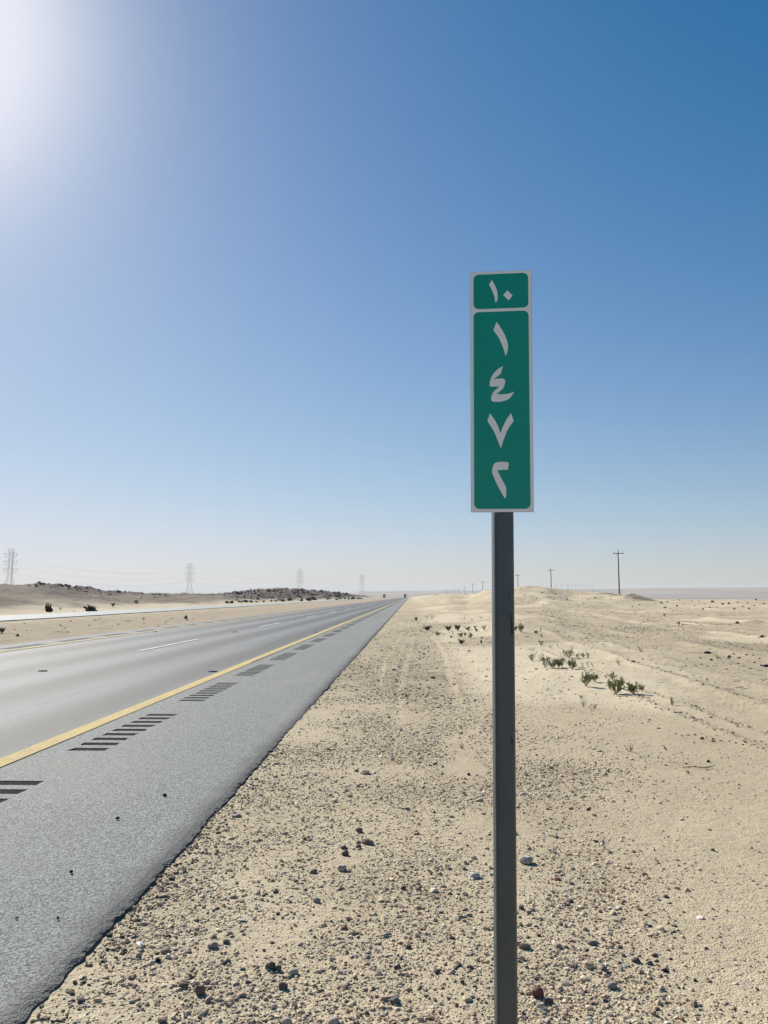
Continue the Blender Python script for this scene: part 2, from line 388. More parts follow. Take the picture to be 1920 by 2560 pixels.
def paint(name, col, wear):
    m, t, b = new_mat(name); g = G(t); P = g.pos()
    n1 = g.noise(P, 40, 5, .7); n2 = g.noise(P, 2.2, 5)
    c = g.mix(g.ramp(n2, .3, .7, 0, .25), col, tuple(q*.72 for q in col))
    c = g.mix(g.ramp(g.math('ADD', n1, g.math('MULTIPLY', n2, .25)), wear, wear+.12), c, (.20, .20, .18))
    t.links.new(c, b.inputs['Base Color']); b.inputs['Roughness'].default_value = .85; b.inputs['Specular IOR Level'].default_value = .15
    g.setin(b.inputs['Normal'], g.bump(n1, .006))
    return m
m_yellow = paint('yellow_road_paint', (.50, .38, .16), .66); m_white = paint('white_road_paint', (.60, .60, .57), .66)

# ------------------------------------------------------------------ ground sheet
a_f = np.arange(-44, 44.001, .11); a_l = np.arange(-180, -44, 2.0); a_r = np.arange(46, 180, 2.0)
azs = np.radians(np.concatenate([a_l, a_f, a_r])); NA = len(azs)
rs = [0.8]
while rs[-1] < 24000: rs.append(rs[-1]*(1.0095 if rs[-1] < 1200 else 1.03))
rs = np.array(rs); NR = len(rs)
AZ, RR = np.meshgrid(azs, rs); XX = (RR*np.sin(AZ)).ravel(); YY = (RR*np.cos(AZ)).ravel()
ZZ = T(XX, YY)
V = np.column_stack([XX, YY, ZZ]); V = np.vstack([V, [[0, 0, float(T(0, 0))]]])
i, j = np.meshgrid(np.arange(NR-1), np.arange(NA), indexing='ij'); j2 = (j+1) % NA
Q = np.stack([i*NA+j, i*NA+j2, (i+1)*NA+j2, (i+1)*NA+j], -1).reshape(-1, 4)[:, ::-1]
me = np_mesh('desert_ground', V, Q, 4, True)
bmc = bmesh.new(); bmc.from_mesh(me); bmc.verts.ensure_lookup_table()
cv = bmc.verts[len(V)-1]
for k in range(NA):
    try:
        fc_ = bmc.faces.new((cv, bmc.verts[(k+1) % NA], bmc.verts[k])); fc_.smooth = True
    except ValueError: pass
bmc.to_mesh(me); bmc.free()
x, y = V[:, 0], V[:, 1]
d, az, D, tt, rock = masks(x, y)
hp = [];
heap = np.zeros(len(x))
for px, dd, wx in ((1592, 142, 3.4), (1520, 175, 3.2)):
    q = ray(px, 1480); k = math.hypot(q.x, q.y); heap = np.maximum(heap, 1-sstep(.5, 1.25, np.hypot((x-q.x/k*dd)/wx, (y-q.y/k*dd)/wx)))
sn = fbm(x/3.0, y/7.0, 4, 91)
sand = sstep(-.20, .42, sn + .45*np.exp(-((x-3.0)/3.2)**2)*sstep(9, 16, y)*(1-sstep(60, 110, y)) - .15)*sstep(.3, 1.6, x)*sstep(7, 13, y)
sand = np.maximum(sand, .15*np.exp(-((np.degrees(az)-6)/3.6)**2)*sstep(40, 60, d)*(1-sstep(240, 330, d))*sstep(-.35, .1, sn)*(x > 1))
sand = np.maximum(sand, .45*sstep(34, 36, -x)*(1-sstep(40, 47, -x + 5*fbm(x/8, y/8, 3, 12))))
def put(name, arr):
    a = me.attributes.new(name, 'FLOAT', 'POINT'); a.data.foreach_set('value', np.asarray(arr, np.float32))
put('rock', np.clip(rock + .5*heap, 0, 1)); put('sand', sand)
put('hill', sstep(37, 46, -x + 4*fbm(x/6, y/10, 3, 13))*(1-sstep(1.3, 2.0, tt))*(y > 0))
put('near', 1-sstep(9, 16, d)); put('far', sstep(420, 900, d-D*.6)*sstep(100, 400, y))
put('median', sstep(12.5, 14, -x)*(1-sstep(23, 25, -x)))
ground = link_mesh('ground', me, m_ground); tag(ground, kind='structure')

# ------------------------------------------------------------------ near carriageway with milled rumble strips
XR, XL = -1.43, -12.95
YG0, YGP, NG, GS, GW = 7.95, 3.715, 9, .286, .15
ycur = [-30.0]
while ycur[-1] < 1020:
    yv = ycur[-1]; ycur.append(yv + (.5 if yv < 1.0 else (.018 if yv < 9 else (.035 if yv < 16 else .05*yv/16*1.5))))
groove_y = []
k = -3
while YG0 + k*YGP < 260:
    for s in range(NG):
        yc = YG0 + k*YGP + s*GS
        groove_y.append((yc-GW/2, yc+GW/2))
    k += 1
ev = set(round(v, 4) for v in ycur)
ev = [v for v in ev if not any(a-.02 <= v <= b_+.02 for a, b_ in groove_y)]
gset = {}
for a, b_ in groove_y:
    for q, dep in ((a, 0), (a+.012, .006), ((a+b_)/2, .016), (b_-.012, .006), (b_, 0)): ev.append(round(q, 4)); gset[round(q, 4)] = dep
ys = np.array(sorted(set(ev)))
gdep = np.array([gset.get(round(v, 4), 0.0) for v in ys])
xg1a, xg1b = -3.46, -3.10
xg2a, xg2b = -12.25, -11.86
xs_ = [XL-.10, XL-.02, XL+.06, xg2a-.008, xg2a, xg2b, xg2b+.008, -11.4, -10, -9, -8, -7, -6, -5, -4, xg1a-.008, xg1a, xg1b, xg1b+.008, -2.6, -2.2, -1.9, -1.7, -1.6, XR-.06, XR-.02, XR+.004, XR+.020]
nx = len(xs_); gx = {4, 5, 16, 17}
RX = np.tile(np.array(xs_), (len(ys), 1)); RY = np.tile(ys[:, None], (1, nx)); RZ_ = GRADE*RY + 0.0
jit = (fbm(ys/.35, ys*0+3, 4, 5)*.022 + fbm(ys/2.5, ys*0+1, 3, 6)*.018)
dr = np.array([0]*(nx-5)+[.3, 1, 1, 1, 1.]); jit = jit + fbm(ys/.06, ys*0+7, 2, 44)*.007
RX = RX + jit[:, None]*dr
jl = fbm(ys/.5, ys*0+9, 4, 15)*.05
RX = RX + jl[:, None]*np.array([1, 1, .5]+[0]*(nx-3))
cam_ = fbm(RX/2.5, RY/6, 3, 18)*.004
RZ_ = RZ_ + cam_
for c_ in (nx-3,): RZ_[:, c_] -= .006
RZ_[:, nx-2] -= .014; RZ_[:, nx-1] -= .060
RZ_[:, nx-2] += fbm(ys/.05, ys*0, 3, 8)*.009
RX[:, nx-2] += fbm(ys/.04, ys*0+5, 2, 28)*.010; RX[:, nx-3] += fbm(ys/.05, ys*0+8, 2, 29)*.008
RZ_[:, 0] -= .09
for c_ in gx: RZ_[:, c_] -= gdep
gin = (gdep > 0)*(ys < 60)
for cs_, sd_ in (((15, 16), 51), ((17, 18), 52)):
    for c_ in cs_: RX[:, c_] += gin*fbm(ys/.05, ys*0+sd_, 2, sd_)*.030
RV = np.column_stack([RX.ravel(), RY.ravel(), RZ_.ravel()])
i, j = np.meshgrid(np.arange(len(ys)-1), np.arange(nx-1), indexing='ij')
RQ = np.stack([i*nx+j, i*nx+j+1, (i+1)*nx+j+1, (i+1)*nx+j], -1).reshape(-1, 4)
me = np_mesh('road', RV, RQ, 4, False)
me.materials.append(m_asph); me.materials.append(m_groove)
mi = np.zeros((len(ys)-1, nx-1), np.int32)
ing = (gdep[:-1] > 0) | (gdep[1:] > 0)
for c_ in (4, 16): mi[ing, c_] = 1
for c_ in (3, 5, 15, 17): mi[ing, c_] = 1
me.polygons.foreach_set('material_index', mi.ravel())
road = link_mesh('road', me); tag(road, kind='structure')

def strip(name, x0, x1, spans, mat, dz=.008, wob=.006):
    V = []; Fc = []
    for (a, b_) in spans:
        n = max(2, int((b_-a)/(.25 if a < 40 else 6))+1); base = len(V)
        for k in range(n):
            yy = a+(b_-a)*k/(n-1); o = float(fbm(np.array(yy/.7), np.array(x0), 2, 33))*wob
            zc = GRADE*yy + dz + (.006 if yy > 18 else 0)
            V += [(x0+o, yy, zc), (x1-o, yy, zc)]
        Fc += [(base+2*k, base+2*k+1, base+2*k+3, base+2*k+2) for k in range(n-1)]
    o = pydata(name, V, Fc, mat); tag(o, kind='structure'); return o
strip('yellow_edge_line', -2.537*H, -2.405*H, [(-30, 40), (40, 1015)], m_yellow)
strip('yellow_median_line', -7.47*H, -7.34*H, [(-30, 40), (40, 1015)], m_yellow)
strip('white_lane_line', -5.01*H, -4.925*H, [(21.9+17.65*k, 27.95+17.65*k) for k in range(-2, 54)], m_white)

# far carriageway
ys2 = np.concatenate([np.arange(-40, 200, 1.0), np.arange(200, 1021, 6.0)])
xs2 = [-33.1, -32.95, -31, -29, -27, -25.95, -25.8]; zo = [-.16, .02, .03, .03, .03, .02, -.18]
V2 = [(xx, yy, GRADE*yy+zz) for yy in ys2 for xx, zz in zip(xs2, zo)]
F2 = [(i*7+j, i*7+j+1, (i+1)*7+j+1, (i+1)*7+j) for i in range(len(ys2)-1) for j in range(6)]
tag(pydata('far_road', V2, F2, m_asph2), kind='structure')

# road studs, three abreast in every gap of the lane line
m_stud = simple('stud_body', (.05, .05, .05), .6); m_lens = simple('stud_lens', (.55, .55, .5), .2)
stud0 = empty('road_stud')
mb = MB()
for s in (-1, 1):
    b0 = len(mb.v); cx = s*.045
    mb.v += [(cx-.038, -.05, 0), (cx+.038, -.05, 0), (cx+.038, .05, 0), (cx-.038, .05, 0), (cx-.03, -.028, .02), (cx+.03, -.028, .02), (cx+.03, .028, .02), (cx-.03, .028, .02)]
    mb.f += [tuple(b0+q for q in f) for f in ((0,1,5,4),(1,2,6,5),(2,3,7,6),(3,0,4,7),(4,5,6,7))]
mb.build('body', m_stud, stud0)
pydata('lens', [(-.075,-.052,.003),(-.015,-.052,.003),(-.02,-.034,.0185),(-.07,-.034,.0185)], [(0,1,2,3)], m_lens, stud0)
first = True
studs = [(-7.2*H, 'beside the far yellow line'), (-4.93*H, 'in the gap of the white lane line'), (-2.63*H, 'just inside the near yellow line')]
for kk in range(0, 10):
    for X_, wh in studs:
        yy = 16.0+17.65*kk
        if kk == 0 and X_ < -10: continue
        o = stud0 if first else dup(stud0, (0, 0, 0), 0)
        first = False
        o.location = (X_, yy, GRADE*yy+.006)
        if kk == 0: lab = 'nearest small dark road stud ' + wh
        elif kk == 1: lab = 'second nearest small dark road stud ' + wh
        else: lab = 'distant tiny dark road stud ' + wh
        tag(o, lab, 'road stud', 'road studs set in the carriageway ' + wh.split(' ', 2)[-1] if kk > 1 else 'nearer road studs on the carriageway')

# ------------------------------------------------------------------ kilometre sign
m_refl = simple('white_sheeting', (.93, .89, .83), .45, 0, .04, 3, 0, .6)
m_green, t, b = new_mat('green_sheeting'); g = G(t); oc = g.n('ShaderNodeTexCoord').outputs['Object']
c = g.mix(g.ramp(g.noise(oc, 6, 5), .3, .7), (.000, .285, .205), (.000, .315, .228))
sxn = g.n('ShaderNodeSeparateXYZ'); t.links.new(oc, sxn.inputs[0])
# pale scuffs down the right margin
sc1 = g.ramp(g.noise(g.mapv(oc, (110, 1, 9)), 1, 3), .68, .74)
sc2 = g.math('MULTIPLY', g.ramp(sxn.outputs[0], .066, .072), g.ramp(sxn.outputs[0], .086, .080))
sc3 = g.math('MULTIPLY', g.ramp(sxn.outputs[2], .12, .16), g.ramp(sxn.outputs[2], .46, .40))
c = g.mix(g.math('MULTIPLY', g.math('MULTIPLY', sc1, sc2), g.math('MULTIPLY', sc3, .5)), c, (.05, .33, .26))
t.links.new(c, b.inputs['Base Color']); b.inputs['Roughness'].default_value = .42; b.inputs['Specular IOR Level'].default_value = .4
m_alu = simple('sheet_aluminium', (.42, .40, .40), .45, .6, .1, 20)
m_galv, t, b = new_mat('galvanised_steel'); g = G(t); oc = g.n('ShaderNodeTexCoord').outputs['Object']
c = g.mix(g.ramp(g.noise(oc, 30, 6, .6), .3, .7), (.028, .047, .059), (.046, .069, .083))
c = g.mix(g.ramp(g.noise(oc, 4, 5), .35, .7, 0, .6), c, (.012, .020, .026))
scr = g.ramp(g.noise(g.mapv(oc, (45, 45, 5)), 1.0, 3, .5), .665, .70)
c = g.mix(g.math('MULTIPLY', scr, .75), c, (.004, .005, .006))
g.setin(b.inputs['Roughness'], g.ramp(scr, 0, 1, .38, .9))
t.links.new(c, b.inputs['Base Color']); b.inputs['Metallic'].default_value = 0; b.inputs['IOR'].default_value = 1.65
g.setin(b.inputs['Normal'], g.bump(g.noise(oc, 60, 4), .002, .5))

SW = .20
TL, TR, BL, BR = (1175.8, 682.4), (1329.1, 673.7), (1176.1, 1281.4), (1332.8, 1279.8)
# left edge at depth dl along its ray, right edge nearer; the board hangs in a vertical plane
def _az(px, py): q = ray(px, py); return math.atan2(q.x, q.y)
aL, aR = _az(1176, 982), _az(1331, 977)
phi = R(-5.0)                                   # direction of the board's width, from +X
# solve: dl*(sin aL, cos aL) + SW*(cos phi, sin phi) = dr*(sin aR, cos aR)
A = np.array([[math.sin(aL), -math.sin(aR)], [math.cos(aL), -math.cos(aR)]]); rhs = -SW*np.array([math.cos(phi), math.sin(phi)])
dl, dr_ = np.linalg.solve(A, rhs)
ztop = (elev_z(1176, 682.4, dl)+elev_z(1331, 673.7, dr_))/2; zbot = (elev_z(1176, 1281.4, dl)+elev_z(1331, 1279.8, dr_))/2
SH = ztop-zbot
cx, cy = dl*math.sin(aL)+SW/2*math.cos(phi), dl*math.cos(aL)+SW/2*math.sin(phi)
print('sign', dl, dr_, ztop, zbot, SH, cx, cy)
LEAN = R(.50)
sign = empty('kilometre_sign', (cx-(zbot+SH/2)*math.sin(LEAN)*math.cos(phi)*.97, cy, 0), phi); sign.rotation_euler = (0, LEAN, phi)
# local frame: x along the width, -y to the viewer, z up (z measured from the board's bottom in the child meshes)
def uv_of(px, py):
    """picture point -> board millimetres by inverse bilinear"""
    u, v = .5, .5
    for _ in range(30):
        X0 = TL[0]+(TR[0]-TL[0])*u; X1 = BL[0]+(BR[0]-BL[0])*u; Y0 = TL[1]+(TR[1]-TL[1])*u; Y1 = BL[1]+(BR[1]-BL[1])*u
        v = (py-Y0)/(Y1-Y0); l = TL[0]+(BL[0]-TL[0])*v; r = TR[0]+(BR[0]-TR[0])*v; u = (px-l)/(r-l)
    return (u-.5)*SW, (1-v)*SH
def plate(name, outline, y0, y1, mat, parent):
    """flat plate from a 2D outline (x, z), front face at y0, back at y1"""
    bm = bmesh.new()
    vs = [bm.verts.new((p[0], y0, p[1])) for p in outline]
    f = bm.faces.new(vs); bm.normal_update()
    if f.normal.y > 0: f.normal_flip()
    r = bmesh.ops.extrude_face_region(bm, geom=[f]); nv = [e for e in r['geom'] if isinstance(e, bmesh.types.BMVert)]
    for v_ in nv: v_.co.y = y1
    bmesh.ops.recalc_face_normals(bm, faces=bm.faces[:])
    bmesh.ops.triangulate(bm, faces=[q for q in bm.faces if len(q.verts) > 4])
    me = bpy.data.meshes.new(name); bm.to_mesh(me); bm.free()
    return link_mesh(name, me, mat, parent)
def rrect(x0, x1, z0, z1, r, n=8):
    o = []
    for cx_, cz_, a0 in ((x1-r, z1-r, 0), (x0+r, z1-r, 90), (x0+r, z0+r, 180), (x1-r, z0+r, 270)):
        o += [(cx_+r*math.cos(R(a0+90*k/n)), cz_+r*math.sin(R(a0+90*k/n))) for k in range(n+1)]
    return o
board = plate('board', rrect(-SW/2, SW/2, 0, SH, .0015, 3), 0, .003, m_alu, sign)
face_ = plate('white_border', rrect(-SW/2+.0009, SW/2-.0009, .0009, SH-.0009, .001, 3), -.0007, -.0001, m_refl, board)
def Z5(pts): return [uv_of(1150+p[0]/6.32, 650+p[1]/6.32) for p in pts]
def Z6(pts): return [uv_of(1150+p[0]/6.32, 980+p[1]/6.32) for p in pts]
x0, z1 = uv_of(1150+213/6.32, 650+240/6.32); x1, z0 = uv_of(1150+1087/6.32, 650+762/6.32)
x0 = -SW/2+.0105; x1 = SW/2-.0105
zt = uv_of(1253, 650+224/6.32)[1]; zm = uv_of(1253, 650+784/6.32)[1]
plate('green_panel', rrect(x0, x1, zm, zt, .017), -.0014, -.0008, m_green, board)
zt2 = uv_of(1253, 650+834/6.32)[1]; zb2 = uv_of(1253, 980+1850/6.32)[1]
plate('green_panel', rrect(x0, x1, zb2, zt2, .017), -.0014, -.0008, m_green, board)
def smooth_out(pts, sharp):
    """round an outline by Catmull-Rom between sharp corners"""
    n = len(pts); out = []
    for i in range(n):
        p1, p2 = pts[i], pts[(i+1) % n]
        p0 = p1 if i in sharp else pts[i-1]; p3 = p2 if ((i+1) % n) in sharp else pts[(i+2) % n]
        for k in range(6):
            t_ = k/6; t2 = t_*t_; t3 = t2*t_
            out.append(tuple(.5*((2*p1[q])+(-p0[q]+p2[q])*t_+(2*p0[q]-5*p1[q]+4*p2[q]-p3[q])*t2+(-p0[q]+3*p1[q]-3*p2[q]+p3[q])*t3) for q in (0, 1)))
    return out
glyphs = [
 ('5', [(504,325),(535,375),(572,450),(595,530),(600,590),(590,655),(565,697),(555,650),(538,570),(505,485),(462,407)], {0, 6, 10}),
 ('5', [(750,492),(833,572),(772,655),(688,572)], {0, 1, 2, 3}),
 ('5', [(578,1003),(640,1090),(705,1205),(745,1310),(760,1395),(750,1475),(718,1552),(700,1470),(665,1370),(610,1250),(530,1138)], {0, 6, 10}),
 ('5', [(680,1710),(640,1835),(530,1918),(600,1910),(680,1908),(710,1935),(708,1985),(685,2050),(640,2100),(570,2153),(660,2155),(760,2145),(858,2113),(800,2195),(745,2242),(650,2270),(555,2275),(500,2262),(490,2225),(500,2175),(530,2115),(620,2035),(530,2036),(478,2034),(467,1995),(480,1930),(520,1845),(590,1765)], {0, 1, 2, 9, 12, 21}),
 ('6', [(470,375),(540,465),(595,570),(636,685),(675,580),(735,460),(803,365),(845,487),(780,575),(720,690),(638,915),(590,790),(530,650),(430,492)], {0, 3, 6, 7, 10, 13}),
 ('6', [(765,1134),(750,1248),(660,1250),(585,1258),(640,1370),(715,1510),(722,1560),(718,1650),(706,1692),(640,1590),(560,1435),(504,1300),(504,1240),(535,1155),(600,1130),(690,1126)], {0, 1, 3, 8}),
]
for src, pts, sharp in glyphs:
    o2 = (Z5 if src == '5' else Z6)(pts)
    plate('numeral', smooth_out(o2, sharp), -.0020, -.0015, m_refl, board)
board.location = (0, 0, zbot)
# the post: rounded square tube, open into the ground, slightly out of true with the board
pw = .0325; rc = .0135
ring = rrect(-pw, pw, -pw, pw, rc, 6); gz = float(T(cx, cy))
V_ = []; F_ = []; hs_ = [gz-.3, gz+.02, gz+.3, .8, 1.2, zbot, ztop-.12]
for hz in hs_: V_ += [(p[0], p[1], hz) for p in ring]
n = len(ring)
for a in range(len(hs_)-1): F_ += [(a*n+k, a*n+(k+1) % n, (a+1)*n+(k+1) % n, (a+1)*n+k) for k in range(n)]
F_.append(tuple((len(hs_)-1)*n+k for k in range(n)))
post = pydata('post', V_, F_, m_galv, sign, True)
post.location = (.0015, .0405, 0); post.rotation_euler = (0, 0, -phi + R(4))
# bolts through the board's back
for zz in (zbot+.12, ztop-.2): MB().tube([(0, .003, zz), (0, .008, zz)], .006, 8).build('bolt', m_galv, sign)
tag(sign, 'tall narrow green sign with white Arabic numerals on a grey steel post', 'sign')

# ------------------------------------------------------------------ gravel: a merged sheet of loose pebbles (nobody could count it)
rng = np.random.default_rng(11)
phi_g = (1+5**.5)/2
ico = np.array([(-1,phi_g,0),(1,phi_g,0),(-1,-phi_g,0),(1,-phi_g,0),(0,-1,phi_g),(0,1,phi_g),(0,-1,-phi_g),(0,1,-phi_g),(phi_g,0,-1),(phi_g,0,1),(-phi_g,0,-1),(-phi_g,0,1)])/math.hypot(1, phi_g)
icf = np.array([(0,11,5),(0,5,1),(0,1,7),(0,7,10),(0,10,11),(1,5,9),(5,11,4),(11,10,2),(10,7,6),(7,1,8),(3,9,4),(3,4,2),(3,2,6),(3,6,8),(3,8,9),(4,9,5),(2,4,11),(6,2,10),(8,6,7),(9,8,1)])
def scatter(n, dmin, dmax, amin, amax, power):
    u = rng.random(n); dd = (dmin**(2-power)+u*(dmax**(2-power)-dmin**(2-power)))**(1/(2-power)) if power != 2 else dmin*(dmax/dmin)**u
    a = np.radians(rng.uniform(amin, amax, n)); return dd*np.sin(a), dd*np.cos(a), dd
gx_, gy_, gd_ = scatter(620000, 1.9, 24, -46, 36, 1.62)
keep = gx_ > -1.415 + fbm(gy_/.35, gy_*0+3, 4, 5)*.03
clump = fbm(gx_/.55, gy_/.8, 3, 101); azd = np.degrees(np.arctan2(gx_, gy_))
dens = .66 + 1.1*clump
dens *= 1 - .85*sstep(7, 19, azd + 6*fbm(gx_/1.5, gy_/1.5, 3, 103))*sstep(2.9, 4.0, gd_+clump) 
dens *= 1 - .80*sstep(7, 12, gy_)*sstep(.2, 1.6, gx_)
dens *= 1 - .45*sstep(6.5, 12, gy_)
dens *= 1 - .55*sstep(14, 22, azd)*1.0
# stones gather along the windrows
wr = np.zeros(len(gx_))
for xc, s in ((3.35, 1), (3.9, 2), (5.4, 3), (8.3, 5)):
    xx = xc + 0.35*np.sin(gy_/9.0+s)+0.25*(vnoise(gy_/3.0, gy_*0+s, 55)-.5) + 0.012*gy_*(xc/10)
    wr = np.maximum(wr, np.exp(-((gx_-xx-.08)/.12)**2))
dens = np.maximum(dens, .16*wr*sstep(4, 7, gy_))
keep &= rng.random(len(gx_)) < dens
fx_, fy_, fd_ = scatter(210000, 17, 85, -7, 34, 1.75)
fk = (fx_ > -1.36) & (rng.random(len(fx_)) < (.13 + .8*fbm(fx_/2.2, fy_/6, 4, 131))*sstep(16, 23, fd_)*(1-.75*sstep(40, 85, fd_))*(1-.6*sstep(.2, 2.0, fx_)*(1-sstep(4.5, 7, fx_))))
gx_, gy_, gd_, wr = gx_[keep], gy_[keep], gd_[keep], wr[keep]; gfade = rng.random(len(gx_)) > sstep(15, 24, gd_); gx_, gy_, gd_, wr = gx_[gfade], gy_[gfade], gd_[gfade], wr[gfade]
gx_ = np.concatenate([gx_, fx_[fk]]); gy_ = np.concatenate([gy_, fy_[fk]]); gd_ = np.concatenate([gd_, fd_[fk]]); wr = np.concatenate([wr, 0*fx_[fk]]); n = len(gx_); open('/tmp/dbg.txt', 'w').write('pebbles %d' % n) if False else None
size = np.exp(rng.normal(math.log(.0036), .52, n)).clip(.0018, .017)*(1+.6*wr)
size *= np.clip(gd_/6, 1, 12)**.55
big_ = (rng.random(n) < .012); size[big_] *= 1.9
jitv = ico[None]*(1+rng.normal(0, .21, (n, 12, 1)))
sc3_ = np.column_stack([rng.uniform(.85, 1.6, n), rng.uniform(.7, 1.2, n), rng.uniform(.42, .88, n)])*size[:, None]
vv = jitv*sc3_[:, None, :]
th = rng.uniform(0, 2*math.pi, n); ct, st_ = np.cos(th)[:, None], np.sin(th)[:, None]
tl = rng.normal(0, .25, n)[:, None]
zx = vv[..., 2]*np.cos(tl)+vv[..., 0]*np.sin(tl); xx0 = vv[..., 0]*np.cos(tl)-vv[..., 2]*np.sin(tl)
X3 = xx0*ct-vv[..., 1]*st_ + gx_[:, None]; Y3 = xx0*st_+vv[..., 1]*ct + gy_[:, None]
Z3 = zx + (T(gx_, gy_) + sc3_[:, 2]*.35)[:, None]
GV = np.stack([X3, Y3, Z3], -1).reshape(-1, 3)
GF = (icf[None] + (np.arange(n)*12)[:, None, None]).reshape(-1, 3)
me = np_mesh('gravel', GV, GF, 3, False)
pal = np.array([(.50,.39,.26),(.56,.45,.31),(.42,.32,.22),(.27,.20,.15),(.57,.47,.35),(.37,.27,.20),(.12,.095,.08),(.68,.60,.50),(.33,.18,.12),(.22,.19,.165)])*1.06
pi = rng.choice(len(pal), n, p=[.26,.22,.15,.08,.10,.08,.03,.04,.02,.02]); colr = pal[pi]*rng.uniform(.8, 1.15, (n, 1))
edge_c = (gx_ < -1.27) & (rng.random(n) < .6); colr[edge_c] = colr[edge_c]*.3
ca = me.color_attributes.new('tint', 'FLOAT_COLOR', 'POINT')
cc = np.ones((n, 12, 4), np.float32); cc[..., :3] = colr[:, None, :]; ca.data.foreach_set('color', cc.ravel())
m_peb, t, b = new_mat('pebble'); g = G(t)
pc = g.attr('tint', 'Color'); c = g.mix(g.ramp(g.noise(g.pos(), 220, 3), .3, .7, 0, .5), pc, g.mix(1.0, pc, (.6, .6, .6), 'MULTIPLY'))
t.links.new(c, b.inputs['Base Color']); b.inputs['Roughness'].default_value = .8; b.inputs['Specular IOR Level'].default_value = .25
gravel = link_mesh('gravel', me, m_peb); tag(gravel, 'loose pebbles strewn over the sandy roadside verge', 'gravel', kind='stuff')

# ------------------------------------------------------------------ single stones one can pick out
def rock_mesh(name, seed, angular=.6, sub=2):
    r = random.Random(seed); bm = bmesh.new(); bmesh.ops.create_icosphere(bm, subdivisions=sub, radius=1.0)
    pls = [(Vector((r.gauss(0,1), r.gauss(0,1), r.gauss(0,1))).normalized(), r.uniform(.55, .85)) for _ in range(9)]
    o = Vector((r.uniform(0, 50), r.uniform(0, 50), r.uniform(0, 50)))
    from mathutils import noise as mn
    for v_ in bm.verts:
        p = v_.co.copy()
        for nn, dd in pls:
            e = p.dot(nn)-dd
            if e > 0: p -= nn*e*angular
        p *= 1 + .16*mn.noise(p*1.7+o) + .06*mn.noise(p*5+o)
        v_.co = p
    zmin = -.45
    for v_ in bm.verts: v_.co.z = max(v_.co.z, zmin)
    for f_ in bm.faces: f_.smooth = angular < .5
    me = bpy.data.meshes.new(name); bm.to_mesh(me); bm.free(); return me
def rock_mat(name, col, var=.35, sc_=3.0, rough=.85):
    m, t, b = new_mat(name); g = G(t); oc = g.n('ShaderNodeTexCoord').outputs['Object']
    f = g.noise(oc, sc_, 6, .65); c0 = tuple(c*(1-var) for c in col); c1 = tuple(min(.9, c*(1+var)) for c in col)
    g.setin(b.inputs['Base Color'], g.mix(g.ramp(f, .3, .7), c0, c1)); b.inputs['Roughness'].default_value = rough
    b.inputs['Specular IOR Level'].default_value = .25
    g.setin(b.inputs['Normal'], g.bump(g.noise(oc, 9, 4, .7), .12, .6))
    return m
RM = {k: rock_mat('stone_'+k, c) for k, c in dict(white=(.62,.60,.57), pink=(.60,.50,.44), red=(.27,.11,.08), slate=(.25,.24,.215), pale=(.60,.53,.43), dark=(.17,.14,.125),
      black=(.025,.025,.027), brown=(.32,.24,.19), orange=(.40,.16,.07), grey=(.42,.38,.33), basalt=(.060,.046,.046), rust=(.25,.165,.13)).items()}
VAR = [(rock_mesh('stone', s, a), a) for s, a in ((1,.95),(2,.9),(3,.4),(4,.95),(5,.35),(6,.85))]
MESHC = {}
def stone_mesh(v, mk):
    if (v, mk) not in MESHC:
        me = VAR[v][0].copy(); me.materials.clear(); me.materials.append(RM[mk]); MESHC[(v, mk)] = me
    return MESHC[(v, mk)]
def stone(name, px, py, wpx, hpx, mk, v, label, group=None, rot=None, cat='stone', depth=.75, sink=.30):
    p, dist = hit(px, py); s = wpx/F*dist/2
    if px < 500 and py > 1700 and (px < (2560-py)*.9 and -2 > 0): pass
    o = link_mesh(name, stone_mesh(v, mk)); o.scale = (s*1.05, s*depth, hpx/F*dist/1.5)
    onroad = -12.9 < p.x < -1.5
    z = (GRADE*p.y + .004 if onroad else p.z)
    if onroad:
        q = ray(px, py); tt_ = (-H)/(q.z - GRADE*q.y); p = Vector((q.x*tt_, q.y*tt_, 0)); z = GRADE*p.y+.004
    o.location = (p.x, p.y, z + o.scale.z*.40); o.rotation_euler = (0, 0, rnd.uniform(-.4, .4) if rot is None else rot)
    return tag(o, label, cat, group)
stone('stone', 1316, 2158, 38, 18, 'pink', 1, 'white and pink broken stone just right of the sign post')
stone('stone', 1344, 2492, 30, 26, 'red', 3, 'dark red lump of stone beside the foot of the sign post')
stone('stone', 1372, 2510, 22, 16, 'dark', 0, 'dark stone just right of and below the red lump near the post')
stone('stone', 1352, 2522, 24, 14, 'pale', 1, 'pale sandy stone directly below the dark red lump near the post')
stone('stone', 1312, 2371, 28, 14, 'brown', 0, 'brown stone touching the right edge of the post low down')
stone('stone', 988, 2508, 30, 16, 'slate', 5, 'flat slate-blue stone left of the post near the bottom edge')
stone('stone', 792, 2256, 19, 12, 'grey', 2, 'smooth round grey pebble alone in the middle of the gravel')
stone('stone', 1188, 2195, 24, 14, 'white', 2, 'grey-white stone a little left of the sign post')
stone('stone', 919, 2109, 30, 14, 'brown', 0, 'largest dark brown stone of the scattered cluster in mid gravel')
stone('stone', 863, 2138, 18, 14, 'rust', 3, 'reddish brown stone in the cluster below the largest dark brown one')
stone('stone', 860, 2122, 18, 9, 'dark', 5, 'flat dark stone at the left end of the mid gravel cluster')
stone('stone', 897, 2120, 14, 10, 'dark', 0, 'dark pointed stone under the largest brown stone in mid gravel')
stone('stone', 855, 2176, 26, 14, 'pink', 1, 'pinkish rounded stone below the dark cluster in mid gravel')
stone('stone', 784, 2182, 18, 11, 'slate', 3, 'grey-green angular stone left of the pinkish rounded stone')
